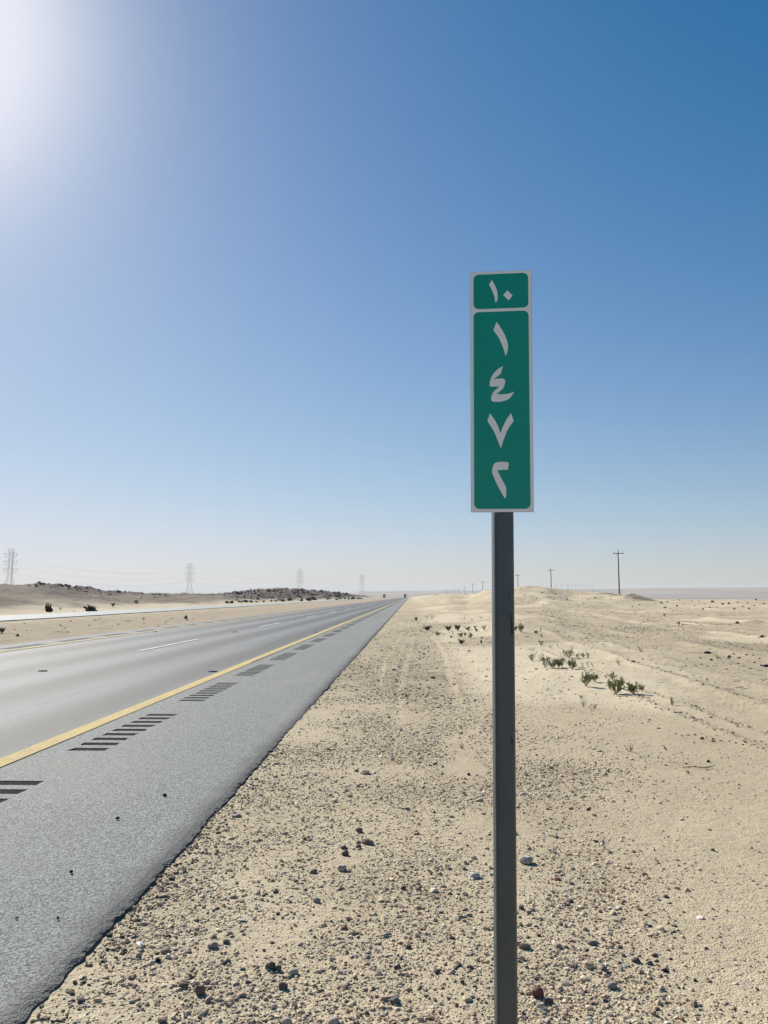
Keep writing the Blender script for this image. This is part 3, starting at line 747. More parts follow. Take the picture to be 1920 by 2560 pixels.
stone('stone', 898, 2080, 20, 11, 'rust', 1, 'red-brown twiggy-looking stone above the largest brown stone')
stone('stone', 762, 2100, 10, 8, 'orange', 5, 'small orange chip of stone in the gravel')
stone('stone', 593, 2042, 28, 8, 'pink', 5, 'flat pinkish slab lying near the asphalt edge')
stone('stone', 733, 2436, 26, 14, 'pale', 2, 'pale smooth oval pebble in the lower gravel')
stone('stone', 708, 2472, 22, 17, 'dark', 0, 'dark angular stone below the pale smooth oval pebble')
stone('stone', 532, 2370, 26, 15, 'grey', 3, 'pale topped boulder-like stone with dark shaded side, left gravel')
stone('stone', 566, 2358, 16, 10, 'brown', 0, 'small dark brown stone right of the pale topped stone')
stone('stone', 718, 2562, 26, 18, 'pale', 2, 'pale rounded stone cut by the bottom edge of the picture')
stone('stone', 834, 2560, 28, 18, 'pink', 4, 'beige rounded stone at the bottom edge right of the pale one')
stone('stone', 414, 2382, 24, 12, 'brown', 4, 'brown oval stone in the gravel at the left')
stone('stone', 395, 2406, 15, 11, 'black', 0, 'small black stone just below the brown oval stone at the left')
stone('stone', 458, 2469, 24, 12, 'rust', 2, 'rusty brown oval pebble low in the left gravel')
stone('stone', 500, 2485, 28, 22, 'rust', 1, 'lumpy reddish stone right of the rusty oval pebble')
stone('stone', 566, 2410, 22, 12, 'slate', 3, 'dark greenish grey stone above the lumpy reddish stone')
stone('stone', 676, 2424, 26, 20, 'dark', 3, 'dark rounded double stone at the foot of the pebble heap')
stone('stone', 696, 2428, 18, 14, 'dark', 1, 'dark round stone beside the double stone at the pebble heap')
stone('stone', 1530, 2471, 24, 15, 'grey', 2, 'grey rounded stone with a dark shadow right of the post')
stone('stone', 1591, 2406, 22, 12, 'dark', 5, 'dark flat stone, upper right in the sparse gravel')
stone('stone', 1625, 2412, 14, 9, 'slate', 2, 'small smooth grey-green pebble beside the dark flat stone')
stone('stone', 1602, 2433, 16, 10, 'pale', 0, 'pale wedge-shaped stone below the dark flat stone')
stone('stone', 1663, 2430, 14, 9, 'black', 5, 'small black block-shaped stone right of the pale wedge')
stone('stone', 1660, 2500, 9, 13, 'white', 0, 'small white upright stone throwing a pointed shadow')
stone('stone', 1655, 2476, 12, 12, 'white', 3, 'small white jagged stone above the upright white one')
stone('stone', 1480, 2362, 20, 10, 'slate', 2, 'dark slate pebble alone between the post and right edge')
stone('stone', 1473, 2551, 18, 9, 'pale', 4, 'pale pebble at the bottom edge right of the post')
stone('stone', 178, 2184, 8, 6, 'black', 1, 'black pebble lying on the asphalt shoulder, centre left', cat='pebble')
stone('stone', 294, 2049, 8, 6, 'black', 3, 'black pebble on the asphalt shoulder nearest the rumble strips', cat='pebble')
stone('stone', 412, 1991, 9, 6, 'black', 0, 'black pebble on the asphalt halfway to the road edge', cat='pebble')
stone('stone', 145, 2300, 6, 5, 'black', 1, 'small black pebble low on the asphalt, second from the left', cat='pebble')
stone('stone', 42, 2298, 7, 4, 'black', 5, 'small black pebble at the left edge of the asphalt', cat='pebble')
stone('stone', 1769, 1634, 15, 6, 'black', 2, 'big black smooth stone alone on the open ground at right')
stone('stone', 1916, 1667, 13, 6, 'black', 2, 'black stone at the right edge of the picture')
stone('stone', 1697, 1559, 9, 4, 'dark', 1, 'dark stone far out on the flat ground, left of two')
stone('stone', 1843, 1559, 10, 6, 'dark', 0, 'dark lump far out on the flat ground, right of two')
stone('stone', 1905, 1593, 11, 5, 'dark', 1, 'low dark stones lump near the right edge, far field')
stone('stone', 1823, 1644, 8, 7, 'dark', 3, 'pointed dark stone topping the dark stony patch at right')
stone('stone', 1771, 1906, 8, 6, 'black', 0, 'small black stone in the wheel tracks at right')
stone('stone', 1755, 1848, 9, 6, 'dark', 3, 'dark stone on the stony ridge at right, above the small black one')
stone('stone', 1082, 1696, 12, 6, 'dark', 4, 'dark rounded stone on the verge left of the post')
stone('stone', 1060, 1636, 7, 4, 'dark', 0, 'dark chip on the verge, uppermost of the three in a row')
stone('stone', 1049, 1648, 6, 3, 'black', 2, 'dark chip on the verge, middle of the three in a row')
stone('stone', 1041, 1664, 8, 3, 'dark', 5, 'dark chip on the verge, lowest of the three in a row')
stone('stone', 984, 1676, 10, 5, 'dark', 3, 'dark stone on the verge near the asphalt edge')
stone('stone', 1471, 2026, 10, 5, 'black', 0, 'tiny black angular chip alone on smooth sand')
stone('stone', 1172, 1938, 9, 6, 'black', 1, 'black stone on the sand just left of the post, halfway down')
# flat white chip of litter and a curl of clear plastic
o = MB().box(-.5, .5, -.5, .5, -.5, .5).build('tile_chip', RM['white']); p, dist = hit(604, 2303)
bv = o.modifiers.new('bevel', 'BEVEL'); bv.width = .06; bv.segments = 2
o.scale = (.040, .022, .006); o.location = p+Vector((0, 0, .006)); o.rotation_euler = (R(6), R(-4), R(-8)); tag(o, 'flat white rectangular chip lying on the gravel', 'chip')
m_clear = simple('crumpled_plastic', (.62, .66, .72), .15, 0, .2, 30, 0, .8); p, dist = hit(348, 2372)
mb = MB(); V_ = []; F_ = []
for a in range(9):
    th_ = R(-60+25*a)
    for k in range(4): V_.append((.012*math.cos(th_)+.004*math.sin(k*2), k*.011-.016, .014+.012*math.sin(th_)+.003*math.cos(a*3+k)))
for a in range(8):
    for k in range(3): F_.append((a*4+k, a*4+k+1, (a+1)*4+k+1, (a+1)*4+k))
o = pydata('plastic_scrap', V_, F_, m_clear, None, True); sm_ = o.modifiers.new('thick', 'SOLIDIFY'); sm_.thickness = .0012
o.location = p; o.rotation_euler = (0, 0, R(35)); tag(o, 'crumpled scrap of clear plastic on the gravel near the asphalt', 'litter')

# middling stones spread by chance among the gravel
def too_close(px, py, L_, r=14): return any((px-a)**2+(py-b_)**2 < r*r for a, b_ in L_)
used = []
r2 = random.Random(5)
kinds = ['dark', 'brown', 'pale', 'pink', 'rust', 'grey', 'dark', 'brown', 'slate']
def many(n, region, wrange, lab, grp, dens=None, kinds=kinds, cat='stone', hr=.5):
    c_ = 0; tries = 0
    while c_ < n and tries < n*60:
        tries += 1; px, py = region()
        if px is None or too_close(px, py, used): continue
        used.append((px, py)); mk = r2.choice(kinds); wv = r2.uniform(*wrange)
        stone('stone', px, py, wv, wv*r2.uniform(hr*.7, hr*1.1), mk, r2.randrange(6), lab, grp, rot=r2.uniform(0, 6.28), cat=cat); c_ += 1
def reg_near():
    py = r2.uniform(2150, 2560); xe = 1020-(py-1491)*.94+30; px = r2.uniform(max(60, xe), 1215)
    return (px, py) if r2.random() < (.35+.65*(py-2150)/400) else (None, None)
many(46, reg_near, (9, 16), 'one of the brown or grey stones scattered in the gravel left of the post', 'stones scattered in the gravel left of the post')
def reg_r():
    py = r2.uniform(2240, 2560); px = r2.uniform(1305, 1780)
    return (px, py) if vnoise(np.array(px/70), np.array(py/40), 3) > .45 else (None, None)
many(36, reg_r, (8, 14), 'one of the small stones scattered right of the post near the bottom', 'small stones scattered right of the post')
def reg_patch():
    return r2.gauss(1815, 38), r2.gauss(1655, 8)
many(26, reg_patch, (4, 9), 'one of the dark stones in the dark patch near the right edge', 'dark stones of the patch at the right', kinds=['dark', 'basalt', 'brown'])
def reg_rim():
    return r2.uniform(1635, 1915), r2.gauss(1508, 5)
many(46, reg_rim, (3, 8), 'one of the stones along the far rim of the flat ground at right', 'stones along the far rim at the right', kinds=['dark', 'basalt', 'rust', 'pale'], hr=.6)
def reg_slope():
    return r2.uniform(1290, 1640), r2.gauss(1498, 9)
many(40, reg_slope, (2.5, 5), 'one of the dark stones on the low rise behind the post', 'stones on the low rise behind the post', kinds=['dark', 'basalt', 'rust'], hr=.6)
def reg_ridge():
    k = r2.randrange(3); t_ = r2.random()
    a, b_ = (((1530, 1738), (1760, 1800)), ((1690, 1832), (1915, 1872)), ((1680, 1678), (1800, 1705)))[k]
    return a[0]+(b_[0]-a[0])*t_+r2.gauss(0, 4), a[1]+(b_[1]-a[1])*t_+r2.gauss(0, 3)
used_r = used; 
many(34, reg_ridge, (4, 7), 'one of the dark pebbles lined along the wheel ridges at right', 'pebbles along the wheel ridges at the right', kinds=['dark', 'black', 'brown'])
# dark boulders heaped on the two hills left of the road
def boulders(n, px0, px1, ylo, yhi, wr, lab, grp):
    for _ in range(n):
        px = r2.uniform(px0, px1); cy_ = np.interp(px, [q[0] for q in ridge], [q[1] for q in ridge])
        py = cy_ + ylo + (yhi-ylo)*r2.random()**1.6
        p, dist = hit(px, py, 700)
        if p.x > -36 or vnoise(np.array(px/16.0), np.array((py-cy_)/4.0), 8) < .42: continue
        s = r2.uniform(*wr)/F*dist/2
        o = link_mesh('boulder', stone_mesh(r2.choice((0, 1, 3, 5)), r2.choice(('basalt', 'basalt', 'dark', 'rust')))); o.scale = (s*1.2, s, s*.75)
        o.location = (p.x, p.y, float(T(p.x, p.y))+s*.1); o.rotation_euler = (r2.uniform(-.3, .3), r2.uniform(-.3, .3), r2.uniform(0, 6.28)); tag(o, lab, 'boulder', grp)
boulders(230, 560, 872, .5, 22, (3.0, 8), 'one of the dark boulders heaped on the far rocky hill beyond the road', 'dark boulders on the far rocky hill')
boulders(130, 70, 420, .3, 13, (2.5, 7), 'one of the dark boulders along the crest of the nearer left hill', 'dark boulders on the nearer left hill')

# ------------------------------------------------------------------ shrubs
m_leaf = [simple('shrub_leaf_'+n_, c_, .75, 0, .35, 5) for n_, c_ in (('fresh', (.20, .225, .085)), ('olive', (.25, .23, .125)), ('dark', (.10, .11, .055)), ('dry', (.20, .165, .10)), ('umber', (.050, .036, .028)))]
m_twig = [simple('shrub_twig_'+n_, c_, .85, 0, .3, 5) for n_, c_ in (('brown', (.13, .105, .07)), ('pale', (.33, .26, .17)), ('dark', (.045, .035, .028)))]
def shrub_proto(seed, leaf, twig, spread=1.0, stems=10, leafy=1.0, single=False, hide=True, ball=False):
    """a unit-high bush: stems fan out of one root and fork, leaves sit along the upper halves"""
    r = random.Random(seed); st = MB(); lf = MB()
    def leafc(p, d, s):
        d = (d + Vector((r.gauss(0,.5), r.gauss(0,.5), r.gauss(0,.35)))).normalized()
        u = d.cross(Vector((r.random(), r.random(), .3))).normalized(); v_ = d.cross(u)
        b0 = len(lf.v); wd = s*.30
        lf.v += [tuple(p), tuple(p+d*s*.5+u*wd), tuple(p+d*s*.5-u*wd*.5+v_*wd*.85), tuple(p+d*s*.5-u*wd*.5-v_*wd*.85), tuple(p+d*s)]
        lf.f += [tuple(b0+q for q in f) for f in ((0,1,2),(0,2,3),(0,3,1),(4,2,1),(4,3,2),(4,1,3))]
    def branch(p, d, ln, rad, lev):
        pts = [p]; q = p.copy(); dd = d.copy(); nseg = 4
        for k in range(nseg):
            dd = (dd + Vector((r.gauss(0,.14), r.gauss(0,.14), .10+r.gauss(0,.08)))).normalized(); q = q + dd*(ln/nseg); pts.append(q.copy())
        st.tube(pts, [rad*(1-.75*k/nseg) for k in range(nseg+1)], 4, False)
        if lev < 2:
            for _ in range(r.randint(2, 3)):
                k = r.randint(1, 3); pd = (pts[k+1]-pts[k]).normalized()
                branch(pts[k].copy(), (pd + Vector((r.gauss(0,.42), r.gauss(0,.42), .1))).normalized(), ln*r.uniform(.45, .7), rad*.6, lev+1)
        nl = int(leafy*(9 if lev == 0 else 11))
        for _ in range(nl):
            t_ = r.uniform(0 if ball else (.35 if lev == 0 else .1), 1.0)*nseg; k = min(int(t_), nseg-1); pp = pts[k].lerp(pts[k+1], t_-k)
            leafc(pp, (pts[k+1]-pts[k]).normalized(), r.uniform(.07, .13)*(1.25 if ball else 1))
    for k in range(stems):
        a = 2*math.pi*(k+r.random()*.8)/stems; tl_ = r.uniform(.15, .85)*spread
        d = Vector((math.cos(a)*math.sin(tl_), math.sin(a)*math.sin(tl_), math.cos(tl_)))
        branch(Vector((r.gauss(0,.02), r.gauss(0,.02), -.03)), d, r.uniform(.6, .92), .016 if not ball else .02, 0)
    root = empty('desert_shrub', (0, -60, -20))
    st.build('stems', m_twig[twig], root)
    if lf.v: lf.build('foliage', m_leaf[leaf], root)
    return root
def dry_proto(seed, twig, n=7, lean=0.0):
    r = random.Random(seed); st = MB()
    for k in range(n):
        a = r.uniform(0, 6.28); tl_ = r.uniform(.1, .8); d = Vector((math.cos(a)*math.sin(tl_)+lean, math.sin(a)*math.sin(tl_), math.cos(tl_)))
        p = Vector((r.gauss(0,.03), r.gauss(0,.03), -.03)); pts = [p]
        for s in range(4):
            d = (d+Vector((r.gauss(0,.2), r.gauss(0,.2), .05))).normalized(); p = p+d*r.uniform(.18, .26); pts.append(p.copy())
        st.tube(pts, [.020, .017, .014, .011, .007], 4, False)
        for _ in range(3):
            k2 = r.randint(1, 3); q = pts[k2]; e = (pts[k2+1]-pts[k2]).normalized()+Vector((r.gauss(0,.5), r.gauss(0,.5), .2))
            st.tube([q, q+e*.13, q+e*.24+Vector((0,0,.05))], [.011, .009, .005], 3, False)
    return st.build('dry_plant', m_twig[twig])
protos = dict(
 A=shrub_proto(1, 0, 0, .95, 9, .6), B=shrub_proto(2, 0, 0, 1.25, 11, .8), C=shrub_proto(3, 1, 0, .9, 8, .5), D=shrub_proto(4, 2, 2, 1.15, 12, 1.3),
 E=shrub_proto(5, 1, 1, .8, 6, .5), U=shrub_proto(6, 4, 2, 1.9, 22, 2.2, ball=True), O=shrub_proto(8, 1, 0, 1.2, 10, .7))
dry = dict(P=dry_proto(11, 1), Q=dry_proto(12, 0, 9), K=dry_proto(13, 2, 5, .35))
used_p = set()
def shrub(px, py, hpx, wpx, k, label, group=None):
    p, dist = hit(px, py, 500)
    h_ = hpx/F*dist*1.08; w_ = wpx/F*dist*1.04
    src = protos.get(k) or dry[k]
    rz = rnd.uniform(0, 6.28)
    if k in used_p: o = dup(src, (0, 0, 0), rz)
    else: o = src; used_p.add(k); o.rotation_euler.z = rz
    wide = {'A': 1.0, 'B': 1.35, 'C': 1.0, 'D': 1.2, 'E': .9, 'U': 1.7, 'O': 1.2, 'P': .9, 'Q': .9, 'K': .9}[k]
    hk = {'U': .95}.get(k, 1.12)
    o.location = p; o.scale = (w_/wide, w_/wide, h_/hk)
    for q in ('label', 'group', 'category'):
        if q in o.keys(): del o[q]
    return tag(o, label, 'shrub' if k in protos else 'dry plant', group)
shrub(1539, 1735, 38, 40, 'B', 'lush green V-shaped desert shrub, left of the pair on open sand')
shrub(1583, 1734, 28, 38, 'B', 'lush green rounded shrub, right of the pair on open sand')
shrub(1606, 1731, 18, 11, 'C', 'small upright shrub touching the right side of the lush pair')
shrub(1552, 1722, 28, 24, 'E', 'sparse leggy branches just behind the lush V-shaped shrub')
shrub(1531, 1700, 20, 24, 'E', 'thin brownish shrub behind and above the lush V-shaped shrub')
shrub(1465, 1716, 34, 32, 'A', 'green V-shaped shrub with bare stems, left of the lush pair')
shrub(1487, 1705, 20, 22, 'A', 'small green shrub between the bare-stemmed shrub and the lush pair')
shrub(1476, 1704, 12, 10, 'P', 'wisp of pale twigs behind the bare-stemmed green shrub')
shrub(1430, 1674, 24, 28, 'A', 'olive green shrub right of the row of three clumps')
shrub(1363, 1669, 26, 24, 'C', 'leftmost clump of the olive shrub row beyond the post')
shrub(1384, 1671, 26, 26, 'O', 'fullest middle clump of the olive shrub row beyond the post')
shrub(1396, 1670, 26, 20, 'O', 'second full clump of the olive shrub row, right of the middle')
shrub(1405, 1669, 24, 16, 'C', 'right end clump of the olive shrub row beyond the post')
shrub(1350, 1652, 20, 10, 'K', 'bare brown stalks above the left end of the shrub row')
shrub(1422, 1644, 18, 30, 'C', 'low spreading dark-tipped shrub above the olive shrub row')
shrub(1443, 1645, 11, 12, 'E', 'thin low sprig right of the low spreading shrub')
shrub(1458, 1645, 13, 14, 'E', 'thin upright sprig, second right of the low spreading shrub')
shrub(1469, 1646, 14, 9, 'C', 'upright sprig at the right end beside the low spreading shrub')
shrub(1330, 1652, 16, 18, 'C', 'small curved shrub close to the right side of the post')
shrub(1457, 1668, 15, 10, 'P', 'pale dry twigs, leftmost of the pale trio right of the olive shrubs')
shrub(1470, 1668, 18, 16, 'P', 'pale dry twigs, middle of the pale trio right of the olive shrubs')
shrub(1482, 1669, 15, 10, 'P', 'pale dry twigs, rightmost of the pale trio right of the olive shrubs')
shrub(1548, 1664, 22, 20, 'P', 'pale dry bush standing alone on bare sand')
shrub(1680, 1763, 22, 20, 'Q', 'brown dry bush alone right of the lush green pair')
shrub(1574, 1879, 24, 22, 'K', 'dark bare stalks leaning left on the lower sand')
shrub(1459, 1767, 24, 18, 'K', 'crooked brown stalk below the bare-stemmed green shrub')
shrub(1452, 1746, 9, 22, 'Q', 'flat brown tuft above the crooked stalk')
shrub(1487, 1774, 17, 14, 'Q', 'small twiggy plant right of the crooked brown stalk')
shrub(1368, 1726, 9, 14, 'K', 'tiny dark sprig on sand right of the post')
shrub(1404, 1732, 9, 7, 'P', 'very faint pale sprig right of the tiny dark sprig')
shrub(1303, 1581, 20, 18, 'A', 'bright green shrub peeping out right of the post, far off')
shrub(1289, 1577, 14, 14, 'O', 'dull green shrub half hidden by the post, far off')
shrub(1340, 1585, 10, 12, 'O', 'small dark green shrub right of the bright one by the post')
shrub(1318, 1593, 8, 14, 'K', 'low brown branch below the bright green shrub by the post')
shrub(1352, 1581, 12, 4, 'C', 'single dark upright sprig beyond the post')
shrub(1354, 1594, 9, 8, 'E', 'small brown sprig under the single upright one')
shrub(1352, 1614, 12, 14, 'C', 'low brownish shrub on sand, mid right of the post')
shrub(1376, 1621, 12, 14, 'P', 'faint pale twigs right of the low brownish shrub')
shrub(1331, 1626, 9, 20, 'P', 'faint pale tuft just right of the post, mid height')
shrub(1430, 1621, 10, 7, 'P', 'single faint sprig on pale sand between the dry tufts')
shrub(1397, 1583, 9, 14, 'P', 'faint grey tuft far beyond the post')
shrub(1900-105, 1648, 14, 18, 'P', 'pale twiggy plant beside the dark stony patch at right')
shrub(1603, 1630, 16, 22, 'P', 'pale wispy bush near the middle of the open right ground')
shrub(1661, 1541, 9, 12, 'Q', 'small grey bush on the far flat ground at right')
# cluster on the sand left of the post
shrub(1040, 1552, 9, 8, 'D', 'dark tiny bush nearest the road in the distant cluster')
shrub(1060, 1564, 7, 8, 'K', 'brown scrap of twigs left of the dark leaning bush')
shrub(1069, 1577, 13, 16, 'D', 'dark green bush leaning right, left side of the cluster')
shrub(1094, 1589, 10, 14, 'O', 'grey-green round bush below the dark leaning one')
shrub(1110, 1588, 6, 7, 'P', 'tiny pale sprig right of the grey-green round bush')
shrub(1121, 1577, 13, 14, 'D', 'dark green bush with a bare curved tip in the cluster')
shrub(1133, 1588, 18, 9, 'K', 'brown dead stump standing in the shrub cluster')
shrub(1144, 1577, 15, 15, 'D', 'tallest dark green bush of the cluster left of the post')
shrub(1151, 1593, 12, 14, 'B', 'bright yellow-green bush in front of the tallest dark one')
shrub(1162, 1589, 9, 11, 'B', 'bright green bush in the middle of the cluster front')
shrub(1170, 1576, 11, 16, 'O', 'grey-green dome-shaped bush at the back of the cluster')
shrub(1175, 1596, 14, 14, 'A', 'bright green bush at the right front of the cluster')
shrub(1187, 1571, 7, 9, 'O', 'small dull bush at the right back of the cluster')
shrub(1191, 1579, 8, 8, 'D', 'small dark bush below the dull one at the right of the cluster')
shrub(1153, 1611, 13, 13, 'D', 'dark bush with a pointed shadow, lowest of the cluster')
shrub(1128, 1595, 6, 6, 'D', 'very small dark bush at the lower middle of the cluster')
shrub(1211, 1575, 11, 12, 'C', 'twiggy olive bush closest to the left side of the post')
shrub(1203, 1611, 12, 5, 'D', 'narrow dark upright plant just left of the post')
shrub(1080, 1548, 16, 14, 'P', 'large pale wispy plant behind the cluster')
shrub(1068, 1547, 9, 9, 'P', 'smaller pale wispy plant at the left behind the cluster')
shrub(1161, 1549, 8, 8, 'Q', 'faint brown plant on the sand behind the cluster')
shrub(1180, 1553, 10, 6, 'P', 'faint upright sprig on the sand behind the cluster, nearer the post')
# bushes beyond the far carriageway
shrub(121, 1530, 14, 18, 'U', 'dark brown bush beyond the far road, left of the two big ones')
shrub(227, 1530, 11, 24, 'U', 'dark brown low bush beyond the far road, right of the two big ones')
shrub(212, 1521, 4, 7, 'U', 'tiny dark bush just left above the right big bush')
shrub(283, 1517, 9, 7, 'D', 'small leaning dark bush further along the far road')
shrub(5, 1583, 12, 14, 'D', 'dark scrubby bush in the median at the left edge')
shrub(44, 1591, 4, 8, 'U', 'tiny black tuft in the median near the left edge')
shrub(150, 1524, 7, 9, 'Q', 'dry greyish tuft between the two big dark bushes')
shrub(186, 1532, 6, 10, 'P', 'pale dry tuft at the far road edge between the dark bushes')
shrub(465, 1546, 5, 9, 'U', 'dark tuft in the median, middle distance')
shrub(340, 1508, 8, 12, 'O', 'dull green bush on the slope beyond the far road')
for k in range(34):
    px = r2.uniform(565, 905); py = 1509-(px-565)*.030 - r2.uniform(0, 3.5)
    shrub(px, py, r2.uniform(2.5, 5), r2.uniform(6, 14), r2.choice('UDU'), 'one of the low dark bushes lining the foot of the far rocky hill', 'low bushes along the foot of the far rocky hill')
for k in range(26):
    px = r2.uniform(20, 520); 
    py = (1575-(px)*.062) + r2.gauss(0, 8)
    shrub(px, py, r2.uniform(2.5, 5), r2.uniform(6, 12), r2.choice('QPE'), 'one of the small withered tufts scattered in the median', 'withered tufts in the median')
# a fallen twig on the sand
mb = MB(); p, dist = hit(1750, 1922); mb.tube([(-.16,0,.01),(-.06,.01,.016),(.03,-.006,.012),(.11,.01,.02),(.15,.02,.03)], [.003,.004,.0045,.004,.002], 5); mb.tube([(.03,-.006,.012),(.10,-.03,.016)], [.003,.0015], 4)
o = mb.build('twig', m_twig[0]); o.location = p; tag(o, 'thin fallen twig lying on the sand at right', 'twig')

# ------------------------------------------------------------------ utility poles, a line running parallel to the road
m_pole = simple('creosoted_wood', (.060, .046, .042), .85, 0, .3, 3); m_ins = simple('porcelain_insulator', (.05, .04, .04), .4); m_steel = simple('tower_steel', (.46, .47, .48), .5, .4, .1, 1)
def make_pole():
    o = empty('utility_pole')
    MB().tube([(0,0,-.8),(0,0,0),(0,0,6),(0,0,12)], [.20,.19,.155,.115], 10, True).build('shaft', m_pole, o, False)
    MB().box(-1.30,1.30,-.17,-.06,11.35,11.50).build('crossarm', m_pole, o)
    for s in (-1, 1):
        MB().tube([(0,-.12,10.6),(s*.62,-.115,11.36)], .032, 5).build('brace', m_steel, o)
    for xx in (-1.24, 0, 1.24):
        z0 = 11.50 if xx else 12.0
        ins = MB().tube([(xx,-.115 if xx else 0,z0),(xx,-.115 if xx else 0,z0+.14),(xx,-.115 if xx else 0,z0+.16),(xx,-.115 if xx else 0,z0+.34),(xx,-.115 if xx else 0,z0+.40)], [.03,.03,.085,.075,.04], 8).build('insulator', m_ins, o)
    return o
up0 = make_pole(); first = True
plabels = ['tallest nearest utility pole with one crossarm, standing alone at right', 'second utility pole, rising behind the low hill right of the post',
 'third utility pole, pale and close to the right side of the post', None, 'first utility pole left of the post', 'second utility pole left of the post', 'third utility pole left of the post, shorter']
ptab = [(1545,1373,208),(1377,1420,308),(1294.5,1434,401),(1241,1446,497),(1206,1452,597),(1181.6,1458,686),(1162,1466,790),(1147,1472,886),(1136.5,1473,980),(1127,1473.5,1090),(1118.5,1473,1200),(1113,1473,1330),(1106.5,1476,1500)]
for i_, (px, py, dd) in enumerate(ptab):
    if i_ == 3: continue
    q = ray(px, py); n_ = math.hypot(q.x, q.y); X_, Y_ = q.x/n_*dd, q.y/n_*dd; zt_ = H + q.z/n_*dd
    gz_ = float(T(X_, Y_))
    hgt_ = zt_ - gz_
    o = up0 if first else dup(up0, (0,0,0), 0)
    first = False
    # the foot stands in the ground; poles differ a little in length
    sz = hgt_/12.35 if .75 < hgt_/12.35 < 1.35 else 1.0
    o.location = (X_, Y_, gz_ if sz != 1.0 else zt_-12.35); o.rotation_euler = (0, 0, R(rnd.uniform(-6, 6))); o.scale = (1, 1, sz)
    print('pole', i_, round(gz_, 2), round(hgt_, 2))
    lab = plabels[i_] if i_ < len(plabels) and plabels[i_] else 'one of the tiny distant utility poles left of the post near the horizon'
    tag(o, lab, 'utility pole', 'utility poles in a line beyond the verge')
# a lone slim mast on the left hill, in front of the first pylon
q = ray(27, 1461); n_ = math.hypot(q.x, q.y); X_, Y_ = q.x/n_*150, q.y/n_*150; gz_ = float(T(X_, Y_)); zt_ = elev_z(31, 1378, 150)
o = empty('slim_mast', (X_, Y_, gz_)); hh_ = zt_-gz_
MB().tube([(0,0,-.5),(0,0,hh_*.5),(0.28,0,hh_)], [.04,.037,.03], 8).build('shaft', m_steel, o)
MB().tube([(0,0,0),(0,0,.12)], [.16,.14], 10).build('footing', m_steel, o)
tag(o, 'slim grey mast in front of the leftmost lattice pylon', 'mast')

# ------------------------------------------------------------------ lattice pylons
def lattice(mb, z0, w0, z1, w1, th, nseg):
    def cr(z):
        w_ = w0+(w1-w0)*(z-z0)/(z1-z0); return [(-w_,-w_,z),(w_,-w_,z),(w_,w_,z),(-w_,w_,z)]
    zs = [z0+(z1-z0)*k/nseg for k in range(nseg+1)]
    for k in range(4): mb.tube([cr(z0)[k], cr(z1)[k]], th*.7, 4)
    for a in range(nseg):
        c0, c1 = cr(zs[a]), cr(zs[a+1])
        for k in range(4):
            k2 = (k+1) % 4; mb.tube([c0[k], c1[k2]], th*.5, 4); mb.tube([c0[k2], c1[k]], th*.5, 4); mb.tube([c1[k], c1[k2]], th*.5, 4)
ARMS = [(27.0, 8.2), (36.0, 8.0), (45.0, 7.6)]; PH = 50.5
def make_pylon():
    o = empty('lattice_pylon'); mb = MB()
    lattice(mb, 0, 5.6, 10, 4.0, .17, 1); lattice(mb, 10, 4.0, 22, 2.3, .15, 2); lattice(mb, 22, 2.3, 48, 1.5, .13, 8)
    mb.build('tower_body', m_steel, o)
    for z_, a in ARMS:
        for s in (-1, 1):
            m2 = MB()
            m2.tube([(s*1.7,-.8,z_),(s*a,0,z_)], .16, 4); m2.tube([(s*1.7,.8,z_),(s*a,0,z_)], .16, 4); m2.tube([(s*1.7,0,z_+1.8),(s*a,0,z_)], .14, 4)
            for t_ in (.35, .65): m2.tube([(s*(1.7+(a-1.7)*t_),0,z_),(s*(1.7+(a-1.7)*t_),0,z_+1.8*(1-t_))], .07, 4)
            arm = m2.build('crossarm', m_steel, o)
            m3 = MB(); xm = s*(a+1.9)/2+s*.3; m3.tube([(s*(a-.2),0,z_-.1),(xm,0,z_-4.4)], .14, 5); m3.tube([(s*2.2,0,z_-.1),(xm,0,z_-4.4)], .14, 5)
            m3.build('insulator_string', m_ins, arm)
    m2 = MB(); m2.tube([(-4.6,0,PH),(4.6,0,PH)], .26, 4)
    for s in (-1, 1): m2.tube([(s*4.6,0,PH),(s*1.5,0,47.2)], .12, 4); m2.tube([(s*1.5,-1.5,48),(s*1.2,0,PH)], .1, 4); m2.tube([(s*1.5,1.5,48),(s*1.2,0,PH)], .1, 4)
    m2.build('top_bar', m_steel, o)
    return o
py0 = make_pylon(); ptab = [(28,1373,1000,'leftmost'),(475,1410,1290,'second from the left'),(750,1423,1560,'third from the left'),(905,1436,1990,'fourth from the left, nearest the road')]
tops = []
for i_, (px, py, dd, wh) in enumerate(ptab):
    q = ray(px, py); n_ = math.hypot(q.x, q.y); X_, Y_ = q.x/n_*dd, q.y/n_*dd; zt_ = H+q.z/n_*dd
    o = py0 if i_ == 0 else dup(py0, (0,0,0), 0)
    zb_ = zt_-PH; gz_ = float(T(X_, Y_)); print('pylon', i_, round(zb_, 1), round(gz_, 1))
    sz = (zt_-gz_)/PH; sz = max(.8, min(sz, 1.9)) if True else 1
    tops.append((X_, Y_, zt_, R(12), sz))
    # real towers differ in leg length: the tower is scaled so that its feet reach the ground
    o.location = (X_, Y_, zt_-PH*1.0); o.rotation_euler = (0, 0, R(12)); o.scale = (1, 1, 1)
    if zb_ > gz_+.3:
        m4 = MB(); lattice(m4, -(zb_-gz_)-.5, 5.6+.16*(zb_-gz_), 0, 5.6, .18, 2); ext = m4.build('leg_extension', m_steel, o)
    tag(o, wh+' of the pale lattice pylons on the left horizon' if i_ else 'leftmost, largest pale lattice pylon behind the left hill', 'pylon', 'lattice pylons along the left horizon')
